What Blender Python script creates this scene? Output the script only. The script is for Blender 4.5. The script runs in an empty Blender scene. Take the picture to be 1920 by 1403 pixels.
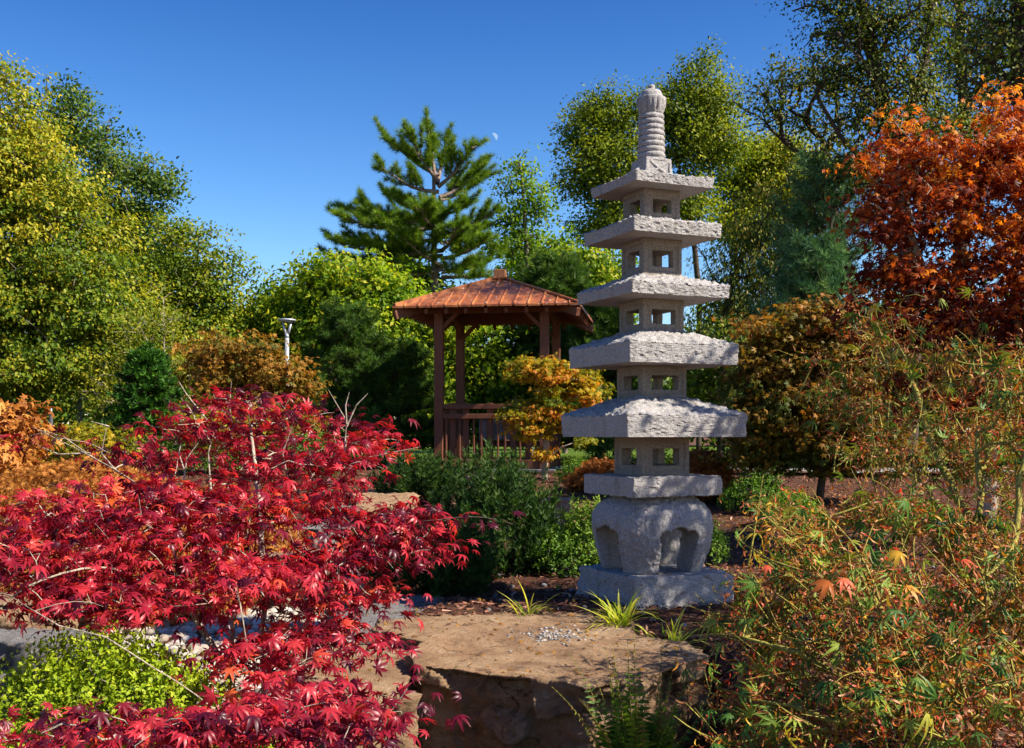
import bpy, bmesh, math
import numpy as np
from mathutils import Vector, Matrix

# ---------------------------------------------------------------- camera, world, sun
SC = bpy.context.scene
F, HY, EYE = 2000.0, 812.0, 1.6          # focal length in photo pixels, horizon row, eye height
cam_d = bpy.data.cameras.new('camera'); cam = bpy.data.objects.new('camera', cam_d)
SC.collection.objects.link(cam); SC.camera = cam
cam_d.sensor_width = 36; cam_d.lens = 36*F/1920; cam_d.clip_start = .05; cam_d.clip_end = 6000
cam.location = (0, 0, EYE); cam.rotation_euler = (math.radians(90), 0, 0)
cam_d.shift_y = (HY-701.5)/1920
SUN_AZ, SUN_EL = -19.0, 41.0             # azimuth from +X towards the viewer, elevation (deg)
sv = Vector((math.cos(math.radians(SUN_EL))*math.cos(math.radians(SUN_AZ)),
             math.cos(math.radians(SUN_EL))*math.sin(math.radians(SUN_AZ)), math.sin(math.radians(SUN_EL))))
W = bpy.data.worlds.new('World'); SC.world = W; W.use_nodes = True
wn = W.node_tree.nodes; wl = W.node_tree.links; wn.clear()
sky = wn.new('ShaderNodeTexSky'); sky.sky_type = 'NISHITA'; sky.sun_disc = False
sky.sun_elevation = math.radians(SUN_EL); sky.sun_rotation = math.atan2(sv.x, sv.y)
sky.air_density = 1.0; sky.dust_density = .55; sky.ozone_density = 4.0; sky.altitude = 200
hs = wn.new('ShaderNodeHueSaturation'); hs.inputs['Saturation'].default_value = 1.25; hs.inputs['Hue'].default_value = .505
bg = wn.new('ShaderNodeBackground'); bg.inputs['Strength'].default_value = .112
wo = wn.new('ShaderNodeOutputWorld')
wl.new(sky.outputs[0], hs.inputs['Color']); tn = wn.new('ShaderNodeMixRGB'); tn.blend_type = 'MULTIPLY'; tn.inputs[0].default_value = 1; gm = wn.new('ShaderNodeTexCoord'); sx_ = wn.new('ShaderNodeSeparateXYZ'); wl.new(gm.outputs['Generated'], sx_.inputs[0]); rp = wn.new('ShaderNodeValToRGB'); rp.color_ramp.elements[0].position = 0; rp.color_ramp.elements[0].color = (1.0, .86, .74, 1); rp.color_ramp.elements[1].position = .42; rp.color_ramp.elements[1].color = (.30, .44, .60, 1); e3 = rp.color_ramp.elements.new(.16); e3.color = (.78, .80, .80, 1); wl.new(sx_.outputs[2], rp.inputs[0]); wl.new(rp.outputs[0], tn.inputs[2]); wl.new(hs.outputs[0], tn.inputs[1]); wl.new(tn.outputs[0], bg.inputs[0]); wl.new(bg.outputs[0], wo.inputs[0])
sd = bpy.data.lights.new('sun', 'SUN'); sd.energy = 5.0; sd.angle = math.radians(.53); sd.color = (1, .90, .75)
sun = bpy.data.objects.new('sun', sd); SC.collection.objects.link(sun); sun.rotation_euler = sv.to_track_quat('Z', 'Y').to_euler()
SC.view_settings.view_transform = 'Standard'; SC.view_settings.look = 'None'
SC.view_settings.exposure = 1.22; SC.view_settings.gamma = 1
SC.render.engine = 'CYCLES'
cy = SC.cycles
cy.max_bounces = 6; cy.diffuse_bounces = 2; cy.glossy_bounces = 2; cy.transmission_bounces = 4; cy.transparent_max_bounces = 4
cy.use_denoising = True; cy.caustics_reflective = False; cy.caustics_refractive = False
try: cy.denoiser = 'OPENIMAGEDENOISE'
except Exception: pass

# ---------------------------------------------------------------- helpers
COL = SC.collection
RS = np.random.RandomState
def px(x, y, Y):            # photo pixel and distance -> world point (used to lay out real positions)
    return np.array([(x-960)/F*Y, Y, EYE-(y-HY)/F*Y])
def link(o, parent=None):
    COL.objects.link(o)
    if parent is not None: o.parent = parent
    return o
def tag(o, label=None, cat=None, group=None, kind=None):
    if label: o['label'] = label
    if cat: o['category'] = cat
    if group: o['group'] = group
    if kind: o['kind'] = kind
    return o
def thing(name, loc, label, cat, group=None, rz=0):
    o = bpy.data.objects.new(name, None); o.empty_display_size = .1; link(o)
    o.location = [float(a) for a in loc]; o.rotation_euler = (0, 0, rz)
    return tag(o, label, cat, group)
def mesh_np(name, V, Fc, mat, tint=None, smooth=False, fs=3):
    """V (n,3), Fc (m,fs) ints; tint per face"""
    V = np.asarray(V, np.float32); Fc = np.asarray(Fc, np.int32)
    me = bpy.data.meshes.new(name); n = len(Fc)
    me.vertices.add(len(V)); me.vertices.foreach_set('co', V.ravel())
    me.loops.add(n*fs); me.loops.foreach_set('vertex_index', Fc.ravel())
    me.polygons.add(n); me.polygons.foreach_set('loop_start', np.arange(n, dtype=np.int32)*fs)
    try: me.polygons.foreach_set('loop_total', np.full(n, fs, np.int32))
    except Exception: pass
    if smooth: me.polygons.foreach_set('use_smooth', np.ones(n, bool))
    if tint is not None:
        a = me.attributes.new('tint', 'FLOAT', 'FACE'); a.data.foreach_set('value', np.asarray(tint, np.float32))
    me.update(calc_edges=True)
    if mat: me.materials.append(mat)
    return me
def obj_np(name, V, Fc, mat, parent=None, tint=None, smooth=False, fs=3):
    V = np.asarray(V, float)
    if parent is not None and not getattr(parent, '_x', 0):   # vertices given in world space; parent empties may be moved/rotated
        M = np.array(Matrix.LocRotScale(parent.location, parent.rotation_euler, None).inverted())
        V = V@M[:3, :3].T+M[:3, 3]
    return link(bpy.data.objects.new(name, mesh_np(name, V, Fc, mat, tint, smooth, fs)), parent)
def from_bm(name, bm, mat, parent=None, smooth=False):
    me = bpy.data.meshes.new(name); bm.to_mesh(me); bm.free()
    if mat: me.materials.append(mat)
    if smooth:
        for p in me.polygons: p.use_smooth = True
    return link(bpy.data.objects.new(name, me), parent)

# value noise / fbm / chisel facets on points
def _h(i, j, k, s):
    n = (i*374761393+j*668265263+k*2147483647*3+s*1274126177) & 0xffffffff
    n = ((n ^ (n >> 13))*1274126177) & 0xffffffff
    n = ((n ^ (n >> 16))*2246822519) & 0xffffffff
    return ((n ^ (n >> 15)) & 0xffffff)/float(0xffffff)
def vnoise(P, s=0):
    P = np.asarray(P, float); I = np.floor(P).astype(np.int64); f = P-I; f = f*f*(3-2*f); r = 0
    for a in (0, 1):
        for b in (0, 1):
            for c in (0, 1):
                w = (f[:, 0] if a else 1-f[:, 0])*(f[:, 1] if b else 1-f[:, 1])*(f[:, 2] if c else 1-f[:, 2])
                r = r+w*_h(I[:, 0]+a, I[:, 1]+b, I[:, 2]+c, s)
    return r*2-1
def fbm(P, o=4, s=0, g=.5):
    r = 0; a = 1; t = 0
    for i in range(o): r = r+a*vnoise(P*2**i+7.3*i, s+i); t += a; a *= g
    return r/t
def facets(P, s=0):
    P = np.asarray(P, float); I = np.floor(P).astype(np.int64); best = np.full(len(P), 9e9); val = np.zeros(len(P))
    for a in (-1, 0, 1):
        for b in (-1, 0, 1):
            for c in (-1, 0, 1):
                i, j, k = I[:, 0]+a, I[:, 1]+b, I[:, 2]+c
                q = np.stack([i+_h(i, j, k, s), j+_h(i, j, k, s+1), k+_h(i, j, k, s+2)], 1)
                d = P-q; dd = (d**2).sum(1)
                g = np.stack([_h(i, j, k, s+3), _h(i, j, k, s+4), _h(i, j, k, s+5)], 1)-.5
                v = (d*g).sum(1)*2+(_h(i, j, k, s+6)-.5)*.5
                m = dd < best; best[m] = dd[m]; val[m] = v[m]
    return val
def sstep(a, b, x):
    t = np.clip((np.asarray(x, float)-a)/(b-a), 0, 1); return t*t*(3-2*t)

def grid_cube(n):
    """unit cube [-1,1]^3 surface, welded, quads"""
    bm = bmesh.new(); bmesh.ops.create_cube(bm, size=2)
    bmesh.ops.subdivide_edges(bm, edges=bm.edges[:], cuts=n-1, use_grid_fill=True)
    me = bpy.data.meshes.new('t'); bm.to_mesh(me); bm.free()
    V = np.zeros(len(me.vertices)*3, np.float32); me.vertices.foreach_get('co', V)
    Q = np.zeros(len(me.loops), np.int32); me.loops.foreach_get('vertex_index', Q)
    bpy.data.meshes.remove(me)
    return V.reshape(-1, 3).astype(float), Q.reshape(-1, 4)
def normals(V, Q):
    n = np.zeros_like(V); fn = np.cross(V[Q[:, 2]]-V[Q[:, 0]], V[Q[:, 3 % Q.shape[1]]]-V[Q[:, 1]])
    for k in range(Q.shape[1]): np.add.at(n, Q[:, k], fn)
    return n/np.maximum(np.linalg.norm(n, axis=1, keepdims=True), 1e-12)
def rotz(V, a):
    c, s = math.cos(a), math.sin(a); return V@np.array([[c, s, 0], [-s, c, 0], [0, 0, 1]])
def evaluated(o):
    """apply modifiers of o, return (V, tris)"""
    dg = bpy.context.evaluated_depsgraph_get(); dg.update(); e = o.evaluated_get(dg); me = e.to_mesh()
    V = np.zeros(len(me.vertices)*3, np.float32); me.vertices.foreach_get('co', V)
    me.calc_loop_triangles(); T = np.zeros(len(me.loop_triangles)*3, np.int32); me.loop_triangles.foreach_get('vertices', T)
    e.to_mesh_clear(); return V.reshape(-1, 3).astype(float), T.reshape(-1, 3)
def prism_bm(bm, pts, z0, z1, axis='z'):
    def m(p, z):
        return (p[0], p[1], z) if axis == 'z' else ((p[0], z, p[1]) if axis == 'y' else (z, p[0], p[1]))
    a = [bm.verts.new(m(p, z0)) for p in pts]; b = [bm.verts.new(m(p, z1)) for p in pts]; n = len(pts)
    bm.faces.new(a); bm.faces.new(b)
    for i in range(n): bm.faces.new((a[i], a[(i+1) % n], b[(i+1) % n], b[i]))
    bmesh.ops.recalc_face_normals(bm, faces=bm.faces[:])
def box_bm(bm, cx, cy, cz, sx, sy, sz, M=None):
    r = bmesh.ops.create_cube(bm, size=1)
    for v in r['verts']:
        v.co = Vector((cx+v.co.x*sx, cy+v.co.y*sy, cz+v.co.z*sz))
        if M: v.co = M@v.co
    return r['verts']
def temp(bm):
    me = bpy.data.meshes.new('tmp'); bm.to_mesh(me); bm.free(); o = bpy.data.objects.new('tmp', me); COL.objects.link(o); return o
def kill(*os_):
    for o in os_:
        me = o.data; bpy.data.objects.remove(o); bpy.data.meshes.remove(me)

# ---------------------------------------------------------------- materials
def new_mat(name):
    m = bpy.data.materials.new(name); m.use_nodes = True; nt = m.node_tree
    for n in list(nt.nodes): nt.nodes.remove(n)
    return m, nt.nodes, nt.links
def ramp(N, cols, pos=None, interp='LINEAR'):
    r = N.new('ShaderNodeValToRGB'); cr = r.color_ramp; cr.interpolation = interp
    k = len(cols); pos = pos or [i/(k-1) for i in range(k)]
    while len(cr.elements) < k: cr.elements.new(.5)
    for e, c, p in zip(cr.elements, cols, pos): e.position = p; e.color = (*c, 1)
    return r
def noise(N, L, vec, scale, detail=4, rough=.55, dist=0):
    n = N.new('ShaderNodeTexNoise'); n.inputs['Scale'].default_value = scale; n.inputs['Detail'].default_value = detail
    n.inputs['Roughness'].default_value = rough; n.inputs['Distortion'].default_value = dist
    if vec is not None: L.new(vec, n.inputs['Vector'])
    return n
def mixc(N, L, fac, a, b, mode='MIX'):
    m = N.new('ShaderNodeMixRGB'); m.blend_type = mode
    for i, v in ((0, fac), (1, a), (2, b)):
        if hasattr(v, 'links'): L.new(v, m.inputs[i])
        else: m.inputs[i].default_value = v if i == 0 else (*v, 1)
    return m.outputs[0]
def bump(N, L, h, strength, dist):
    b = N.new('ShaderNodeBump'); b.inputs['Strength'].default_value = strength; b.inputs['Distance'].default_value = dist
    L.new(h, b.inputs['Height']); return b.outputs[0]
def pbsdf(N, L, col, rough=.7, spec=.3, nrm=None, metal=0):
    p = N.new('ShaderNodeBsdfPrincipled'); o = N.new('ShaderNodeOutputMaterial')
    if hasattr(col, 'links'): L.new(col, p.inputs['Base Color'])
    else: p.inputs['Base Color'].default_value = (*col, 1)
    if hasattr(rough, 'links'): L.new(rough, p.inputs['Roughness'])
    else: p.inputs['Roughness'].default_value = rough
    p.inputs['Specular IOR Level'].default_value = spec; p.inputs['Metallic'].default_value = metal
    if nrm is not None: L.new(nrm, p.inputs['Normal'])
    L.new(p.outputs[0], o.inputs[0]); return p
def coords(N): return N.new('ShaderNodeTexCoord').outputs['Object']
def leafmat(name, cols, pos=None, trans=.35, tcol=(1.5, 1.5, .6), rough=.5, spec=.18):
    m, N, L = new_mat(name); a = N.new('ShaderNodeAttribute'); a.attribute_name = 'tint'
    r = ramp(N, cols, pos); L.new(a.outputs['Fac'], r.inputs[0])
    p = N.new('ShaderNodeBsdfPrincipled'); L.new(r.outputs[0], p.inputs['Base Color'])
    p.inputs['Roughness'].default_value = rough; p.inputs['Specular IOR Level'].default_value = spec
    t = N.new('ShaderNodeBsdfTranslucent'); L.new(mixc(N, L, 1.0, r.outputs[0], tcol, 'MULTIPLY'), t.inputs[0])
    mx = N.new('ShaderNodeMixShader'); mx.inputs[0].default_value = trans; o = N.new('ShaderNodeOutputMaterial')
    L.new(p.outputs[0], mx.inputs[1]); L.new(t.outputs[0], mx.inputs[2]); L.new(mx.outputs[0], o.inputs[0]); return m
def granite(name, light, dark, warm, scale=1.0):
    m, N, L = new_mat(name); v = coords(N)
    n1 = noise(N, L, v, 230*scale, 2, .7); n2 = noise(N, L, v, 95*scale, 3, .6); n3 = noise(N, L, v, 5, 4, .6)
    r1 = ramp(N, [dark, light, light], [.40, .53, 1]); L.new(n1.outputs['Fac'], r1.inputs[0])
    c = mixc(N, L, ramp_fac(N, L, n2.outputs['Fac'], .50, .68), r1.outputs[0], warm)
    c = mixc(N, L, ramp_fac(N, L, n3.outputs['Fac'], .42, .75, .35), c, tuple(x*.6 for x in light))
    n4 = noise(N, L, v, 75, 8, .8)
    mp = N.new('ShaderNodeMapping'); mp.inputs['Scale'].default_value = (16, 16, 2.2); L.new(v, mp.inputs[0]); n5 = noise(N, L, mp.outputs[0], 1, 4, .6)
    c = mixc(N, L, ramp_fac(N, L, n5.outputs['Fac'], .52, .74, .5), c, (.16, .145, .12))
    n6 = noise(N, L, v, 13, 5, .65); c = mixc(N, L, ramp_fac(N, L, n6.outputs['Fac'], .62, .70, .35), c, (.30, .30, .20))
    pbsdf(N, L, c, .85, .25, bump(N, L, n4.outputs['Fac'], .9, .010)); return m
def ramp_fac(N, L, f, a, b, mx=1.0):
    r = N.new('ShaderNodeMapRange'); r.inputs[1].default_value = a; r.inputs[2].default_value = b; r.inputs[4].default_value = mx
    L.new(f, r.inputs[0]); return r.outputs[0]
def wood(name, c1, c2, c3, stretch=(9, 9, .8), rough=.65):
    m, N, L = new_mat(name); v = coords(N); mp = N.new('ShaderNodeMapping'); mp.inputs['Scale'].default_value = stretch
    L.new(v, mp.inputs[0]); n = noise(N, L, mp.outputs[0], 6, 6, .65, .6); n2 = noise(N, L, v, 2.5, 3)
    r = ramp(N, [c1, c2], [.3, .7]); L.new(n.outputs['Fac'], r.inputs[0])
    c = mixc(N, L, ramp_fac(N, L, n2.outputs['Fac'], .5, .8, .7), r.outputs[0], c3)
    pbsdf(N, L, c, rough, .3, bump(N, L, n.outputs['Fac'], .4, .01)); return m
def bark(name, c1, c2, sc=1.0):
    m, N, L = new_mat(name); v = coords(N); mp = N.new('ShaderNodeMapping'); mp.inputs['Scale'].default_value = (14*sc, 14*sc, 4*sc)
    L.new(v, mp.inputs[0]); n = noise(N, L, mp.outputs[0], 3, 5, .65, .4)
    r = ramp(N, [c1, c2], [.35, .65]); L.new(n.outputs['Fac'], r.inputs[0])
    pbsdf(N, L, r.outputs[0], .85, .2, bump(N, L, n.outputs['Fac'], .6, .02)); return m
def flat(name, col, rough=.6, spec=.3, metal=0, var=.15, sc=30):
    m, N, L = new_mat(name); v = coords(N); n = noise(N, L, v, sc, 4)
    c = mixc(N, L, n.outputs['Fac'], tuple(x*(1-var) for x in col), tuple(min(1, x*(1+var)) for x in col))
    pbsdf(N, L, c, rough, spec, None, metal); return m
# ================================================================ ground, lawn, path
XB = lambda x: sstep(-1.35, -.35, x)
def gz(x, y):
    x = np.asarray(x, float); y = np.asarray(y, float)
    left = .30+.72*sstep(9, 15.5, y)
    right = .62+.41*sstep(6.3, 13.5, y)+.075*np.exp(-((x-.78)**2+(y-5.7)**2)/1.2)
    w = np.maximum(XB(x), sstep(9, 15, y))
    # the bed steps down to the viewer's lower ground behind and beside the boulder
    near = sstep(4.2, 4.9, y)*(1-sstep(.62, .9, x))*sstep(-1.3, -1.0, x)+sstep(1.2, 2.0, y)*np.maximum(sstep(.62, .9, x), 1-sstep(-1.3, -1.0, x))
    z = left*(1-w)+right*w
    z = z*np.clip(near, 0, 1)+.02*(1-np.clip(near, 0, 1))
    z = z+.03*vnoise(np.stack([x*1.1, y*1.1, 0*x], 1), 5)*(y < 40)+.012*vnoise(np.stack([x*6, y*6, 0*x], 1), 6)*(y < 20)
    return z
def ground_sheet():
    ys = np.concatenate([np.linspace(-6, 1, 12), np.linspace(1.1, 10, 170), np.linspace(10.15, 20, 60), np.linspace(21, 60, 24), [90, 200, 600, 1500, 4000]])
    ax = np.concatenate([np.linspace(0, 3, 75), np.linspace(3.1, 10, 60), np.linspace(10.5, 30, 20), [50, 120, 400, 1500, 4000]])
    xs = np.concatenate([-ax[:0:-1], ax])
    X, Y = np.meshgrid(xs, ys); Z = gz(X.ravel(), Y.ravel())
    nx, ny = len(xs), len(ys); i = np.arange(nx*ny).reshape(ny, nx)
    Q = np.stack([i[:-1, :-1], i[:-1, 1:], i[1:, 1:], i[1:, :-1]], -1).reshape(-1, 4)
    m, N, L = new_mat('mulch_soil'); v = coords(N)
    n1 = noise(N, L, v, 38, 6, .75); n2 = noise(N, L, v, 3, 4); vo = N.new('ShaderNodeTexVoronoi'); vo.inputs['Scale'].default_value = 55; L.new(v, vo.inputs['Vector'])
    r = ramp(N, [(.025, .012, .008), (.10, .042, .024), (.22, .10, .055), (.34, .19, .12)], [.3, .48, .62, .8]); L.new(n1.outputs['Fac'], r.inputs[0])
    c = mixc(N, L, .45, r.outputs[0], mixc(N, L, 1, vo.outputs['Color'], (.22, .10, .06), 'MULTIPLY'))
    c = mixc(N, L, ramp_fac(N, L, n2.outputs['Fac'], .4, .75, .6), c, (.05, .025, .016))
    pbsdf(N, L, c, .9, .15, bump(N, L, n1.outputs['Fac'], 1.0, .04))
    o = obj_np('ground', np.stack([X.ravel(), Y.ravel(), Z], 1), Q, m, smooth=True, fs=4); tag(o, kind='structure')
ground_sheet()
def strip(name, pts_fn, mat, dz, n=60):
    """pts_fn(u,v)->(x,y), draped dz above the ground"""
    U, Vv = np.meshgrid(np.linspace(0, 1, n), np.linspace(0, 1, 14)); P = np.stack(pts_fn(U.ravel(), Vv.ravel()), 1)
    Z = gz(P[:, 0], P[:, 1])+dz; i = np.arange(n*14).reshape(14, n)
    Q = np.stack([i[:-1, :-1], i[:-1, 1:], i[1:, 1:], i[1:, :-1]], -1).reshape(-1, 4)
    return tag(obj_np(name, np.column_stack([P, Z]), Q, mat, smooth=True, fs=4), kind='structure')
m, N, L = new_mat('lawn_mat'); v = coords(N); n1 = noise(N, L, v, 9, 6, .7)
r = ramp(N, [(.03, .06, .008), (.09, .15, .015), (.16, .2, .03)], [.35, .55, .75]); L.new(n1.outputs['Fac'], r.inputs[0]); pbsdf(N, L, r.outputs[0], .9, .1, bump(N, L, n1.outputs['Fac'], 1, .05)); M_LAWN = m
strip('lawn', lambda u, v: (-40+90*u, 18.5+26*v), M_LAWN, .05)
m, N, L = new_mat('path_concrete'); v = coords(N); n1 = noise(N, L, v, 30, 5, .7); n2 = noise(N, L, v, 1.5, 3)
r = ramp(N, [(.17, .165, .17), (.30, .285, .27)], [.3, .7]); L.new(n1.outputs['Fac'], r.inputs[0]); pbsdf(N, L, mixc(N, L, ramp_fac(N, L, n2.outputs['Fac'], .4, .8, .5), r.outputs[0], (.22, .2, .18)), .85, .2, bump(N, L, n1.outputs['Fac'], .3, .004))
M_PATH = m
strip('path', lambda u, v: (2.2+10*u, 14.1-4.2*u*u+.3*np.sin(u*4)+1.15*v), M_PATH, .07, 80)

# ================================================================ stone pagoda
TH = .42; PD = 6.0; PC = np.array([.1306*PD, PD]); PG = .655
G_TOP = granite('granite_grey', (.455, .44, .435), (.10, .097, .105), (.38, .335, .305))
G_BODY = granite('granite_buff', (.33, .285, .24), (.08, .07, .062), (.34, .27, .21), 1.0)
G_BASE = granite('granite_weathered', (.38, .37, .36), (.09, .09, .095), (.34, .31, .28), .85)
def pnear(S): return PD-S/2*(math.cos(TH)+math.sin(TH))           # distance of the nearest corner
def zpx(y, S): return EYE-(y-HY)/F*pnear(S)
def zctr(y): return EYE-(y-HY)/F*(PD)
pag = thing('stone_pagoda', (PC[0], PC[1], PG), 'tall five tiered grey granite pagoda lantern on a four legged stone base in bark mulch', 'stone pagoda')
def pput(name, V, Q, mat, fs=4, smooth=True, parent=None):
    V = rotz(np.asarray(V, float), TH)+np.array([PC[0], PC[1], 0])
    o = obj_np(name, V-np.array([PC[0], PC[1], PG]), Q, mat, None, None, smooth, fs); o.parent = parent or pag; return o
GV, GQ = grid_cube(72)
def roof_stone(S, z0, t, rise, inner, seed, rough=.010, chip=.012):
    V = GV.copy(); m = np.maximum(abs(V[:, 0]), abs(V[:, 1])); P = np.zeros_like(V)
    f = np.clip((1-m)/(1-inner/S), 0, 1)
    top = t+rise*(f**.92)+.012*(abs(V[:, 0]*V[:, 1]))**3
    P[:, 0] = V[:, 0]*S/2; P[:, 1] = V[:, 1]*S/2; w = (V[:, 2]+1)/2; P[:, 2] = w*top
    side = (m > .999); P[:, :2] *= (1-.018*(1-w)*side)[:, None]
    n = normals(P, GQ); Q = P+seed*3.1
    d = facets(Q*34, seed)*rough*1.1+facets(Q*70, seed+1)*rough*.5+fbm(Q*60, 4, seed, .65)*rough*.9+fbm(Q*9, 2, seed+3)*rough*.35
    amp = np.where((V[:, 2] > .99) & (m < .995), 1.0, np.where(w < .02, .08, .42))
    P = P+n*(d*amp)[:, None]
    e = ((m > .97) & (w > .94))                                       # chipped arrises
    P[e] -= (n*np.clip(fbm(Q*22, 2, seed+9)+.25, 0, 1)[:, None]*chip)[e]
    P[:, 2] += z0; return P, GQ
RF = [(337, 318, .1*.0), (431, 405, 0), (548, 527, 0), (678, 640, 0), (820, 778, 0)]
SS = [.500, .560, .622, .690, .757]
body_S = [.232, .245, .262, .284, .305]
rz0 = [zpx(a[0], s) for a, s in zip(RF, SS)]; rt = [zpx(a[1], s)-zpx(a[0], s) for a, s in zip(RF, SS)]
rises = [.028, .040, .075, .085, .105]
def chamber(S, z0, z1, Wr, zr, seed):
    """granite block pierced by window openings in both directions, recessed panel round each"""
    bm = bmesh.new(); box_bm(bm, 0, 0, (z0+z1)/2, S, S, z1-z0); blk = temp(bm)
    H = z1-z0; wz0, wz1 = z0+H*zr[0], z0+H*zr[1]; ww = S*Wr; cut = []
    bm = bmesh.new(); box_bm(bm, .006, 0, (wz0+wz1)/2, ww, S*1.4, wz1-wz0); cut.append(temp(bm))
    bm = bmesh.new(); box_bm(bm, 0, .004, (wz0+wz1)/2, S*1.4, ww*.94, wz1-wz0-.001); cut.append(temp(bm))
    rw, rh, dp = S*.82, (wz1-wz0)*1.7, .009
    for sx, sy in ((1, 0), (-1, 0), (0, 1), (0, -1)):
        bm = bmesh.new()
        box_bm(bm, sx*S/2, sy*S/2, (wz0+wz1)/2, 2*dp if sx else rw, 2*dp if sy else rw, rh); cut.append(temp(bm))
    for c in cut:
        md = blk.modifiers.new('b', 'BOOLEAN'); md.operation = 'DIFFERENCE'; md.solver = 'EXACT'; md.object = c
    bv = blk.modifiers.new('v', 'BEVEL'); bv.width = .004; bv.segments = 2; bv.limit_method = 'ANGLE'
    rm = blk.modifiers.new('r', 'REMESH'); rm.mode = 'VOXEL'; rm.voxel_size = .0042
    V, T = evaluated(blk); kill(blk, *cut)
    n = normals(V, T); V = V+n*(fbm(V*60+seed*5, 3, seed)*.0016+fbm(V*14+seed, 2, seed)*.0012)[:, None]
    return V, T
# tier heights: each chamber spans from the roof below it up to the roof above it
for k in range(5):
    S = SS[k]; P, Q = roof_stone(S, rz0[k], rt[k]*(.92 if k < 2 else 1), rises[k], body_S[k-1]*1.04 if k else .19, k+2, rough=(.009, .011, .011, .010, .010)[k])
    o = pput('roof', P, Q, G_TOP)
slab_z0, slab_z1 = zpx(933.5, .557), zpx(896, .557)
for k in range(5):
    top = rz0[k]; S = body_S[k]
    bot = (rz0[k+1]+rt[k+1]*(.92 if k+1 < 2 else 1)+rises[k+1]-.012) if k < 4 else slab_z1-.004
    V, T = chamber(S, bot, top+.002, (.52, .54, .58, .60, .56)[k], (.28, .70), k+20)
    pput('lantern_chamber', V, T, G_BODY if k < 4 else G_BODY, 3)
# platform slab
V = GV.copy(); P = V*np.array([.557/2, .557/2, (slab_z1-slab_z0)/2]); r_ = .9
n = normals(P, GQ); d = facets(P*22+4, 50)*.006+fbm(P*30, 3, 51)*.005; P = P+n*d[:, None]; P[:, 2] += (slab_z0+slab_z1)/2
pput('platform_slab', P, GQ, G_TOP)
# leg stand: bulging block with two crossing scalloped arches
lz0 = zctr(1068)-.0; lz1 = slab_z0+.004; H = lz1-lz0
def leg_stand():
    n = 28; prof = []
    ts = np.linspace(0, 1, 26)
    ring = []
    for t in ts:
        h = .243+.059*math.sin(min(t/.62, 1)*math.pi/2)**1 if t < .62 else .300*math.sqrt(max(0, 1-((t-.62)/.46)**2.1))
        if t > .97: h = max(h, .19)
        a = np.linspace(0, 2*math.pi, 64, endpoint=False); p = 3.1
        rr = h/((abs(np.cos(a))**p+abs(np.sin(a))**p)**(1/p)); rr = np.minimum(rr, h*1.17)
        ring.append(np.stack([rr*np.cos(a), rr*np.sin(a), np.full(64, lz0+H*t)], 1))
    bm = bmesh.new(); R = [[bm.verts.new(p) for p in r] for r in ring]
    for i in range(len(R)-1):
        for j in range(64): bm.faces.new((R[i][j], R[i][(j+1) % 64], R[i+1][(j+1) % 64], R[i+1][j]))
    bm.faces.new(R[0]); bm.faces.new(R[-1]); bmesh.ops.recalc_face_normals(bm, faces=bm.faces[:]); b = temp(bm)
    w = .100; hh = H*.585
    arch = [(-w*1.0, -.05), (w*1.0, -.05), (w*1.02, hh*.25), (w*1.16, hh*.66), (w*1.22, hh*.84), (w*.95, hh*.95), (w*.5, hh*.95), (w*.3, hh*1.01), (0, hh*1.05), (-w*.3, hh*1.0), (-w*.5, hh*.95), (-w*.95, hh*.95), (-w*1.22, hh*.84), (-w*1.16, hh*.66), (-w*1.02, hh*.25)]
    cuts = []
    for ax in 'xy':
        bm = bmesh.new(); prism_bm(bm, [(p[0], lz0+p[1]) for p in arch], -.6, .6, ax); cuts.append(temp(bm))
    for c in cuts:
        md = b.modifiers.new('b', 'BOOLEAN'); md.operation = 'DIFFERENCE'; md.solver = 'EXACT'; md.object = c
    rm = b.modifiers.new('r', 'REMESH'); rm.mode = 'VOXEL'; rm.voxel_size = .0065
    sm = b.modifiers.new('s', 'SMOOTH'); sm.iterations = 5; sm.factor = .5
    V, T = evaluated(b); kill(b, *cuts)
    nn = normals(V, T); V = V+nn*(facets(V*36, 70)*.005+fbm(V*50, 4, 71, .65)*.008+fbm(V*7, 2, 74)*.009)[:, None]
    return V, T
V, T = leg_stand(); pput('leg_stand', V, T, G_TOP, 3)
# base stone
V = GV.copy(); bh = .22; P = V*np.array([.308, .308, bh/2])
P[:, 0] *= 1+.05*fbm(V*1.3, 2, 80); P[:, 1] *= 1+.05*fbm(V*1.3+5, 2, 81); P[:, :2] *= (1+.05*(1-V[:, 2])/2)[:, None]
n = normals(P, GQ); P = P+n*(facets(P*11, 82)*.012+fbm(P*26, 4, 83)*.008)[:, None]*np.where(V[:, 2] > .98, .6, 1.3)[:, None]
P[:, 2] += lz0-bh/2+.004; P[:, 0] += .01; pput('base_stone', P, GQ, G_TOP)
# finial
fz = lambda y: EYE-(y-HY)/F*(PD-.02)
ft = rz0[0]+rt[0]*.92+rises[0]-.008
def lathe(prof, n=48, flute=None):
    a = np.linspace(0, 2*math.pi, n, endpoint=False); V = []; Q = []
    for i, (r, z) in enumerate(prof):
        rr = np.full(n, r)
        if flute: rr = rr+flute(i, a, z)
        V.append(np.stack([rr*np.cos(a), rr*np.sin(a), np.full(n, z)], 1))
    V = np.concatenate(V)
    for i in range(len(prof)-1):
        j = np.arange(n); k = (j+1) % n; Q.append(np.stack([i*n+j, i*n+k, (i+1)*n+k, (i+1)*n+j], 1))
    return V, np.concatenate(Q)
bz = fz(300); S = .160
bm = bmesh.new(); box_bm(bm, 0, 0, (ft+bz)/2, S, S, bz-ft)
for v in bm.verts:
    if v.co.z < (ft+bz)/2: v.co.x *= 1.12; v.co.y *= 1.12
b = temp(bm); cuts = []
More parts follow.
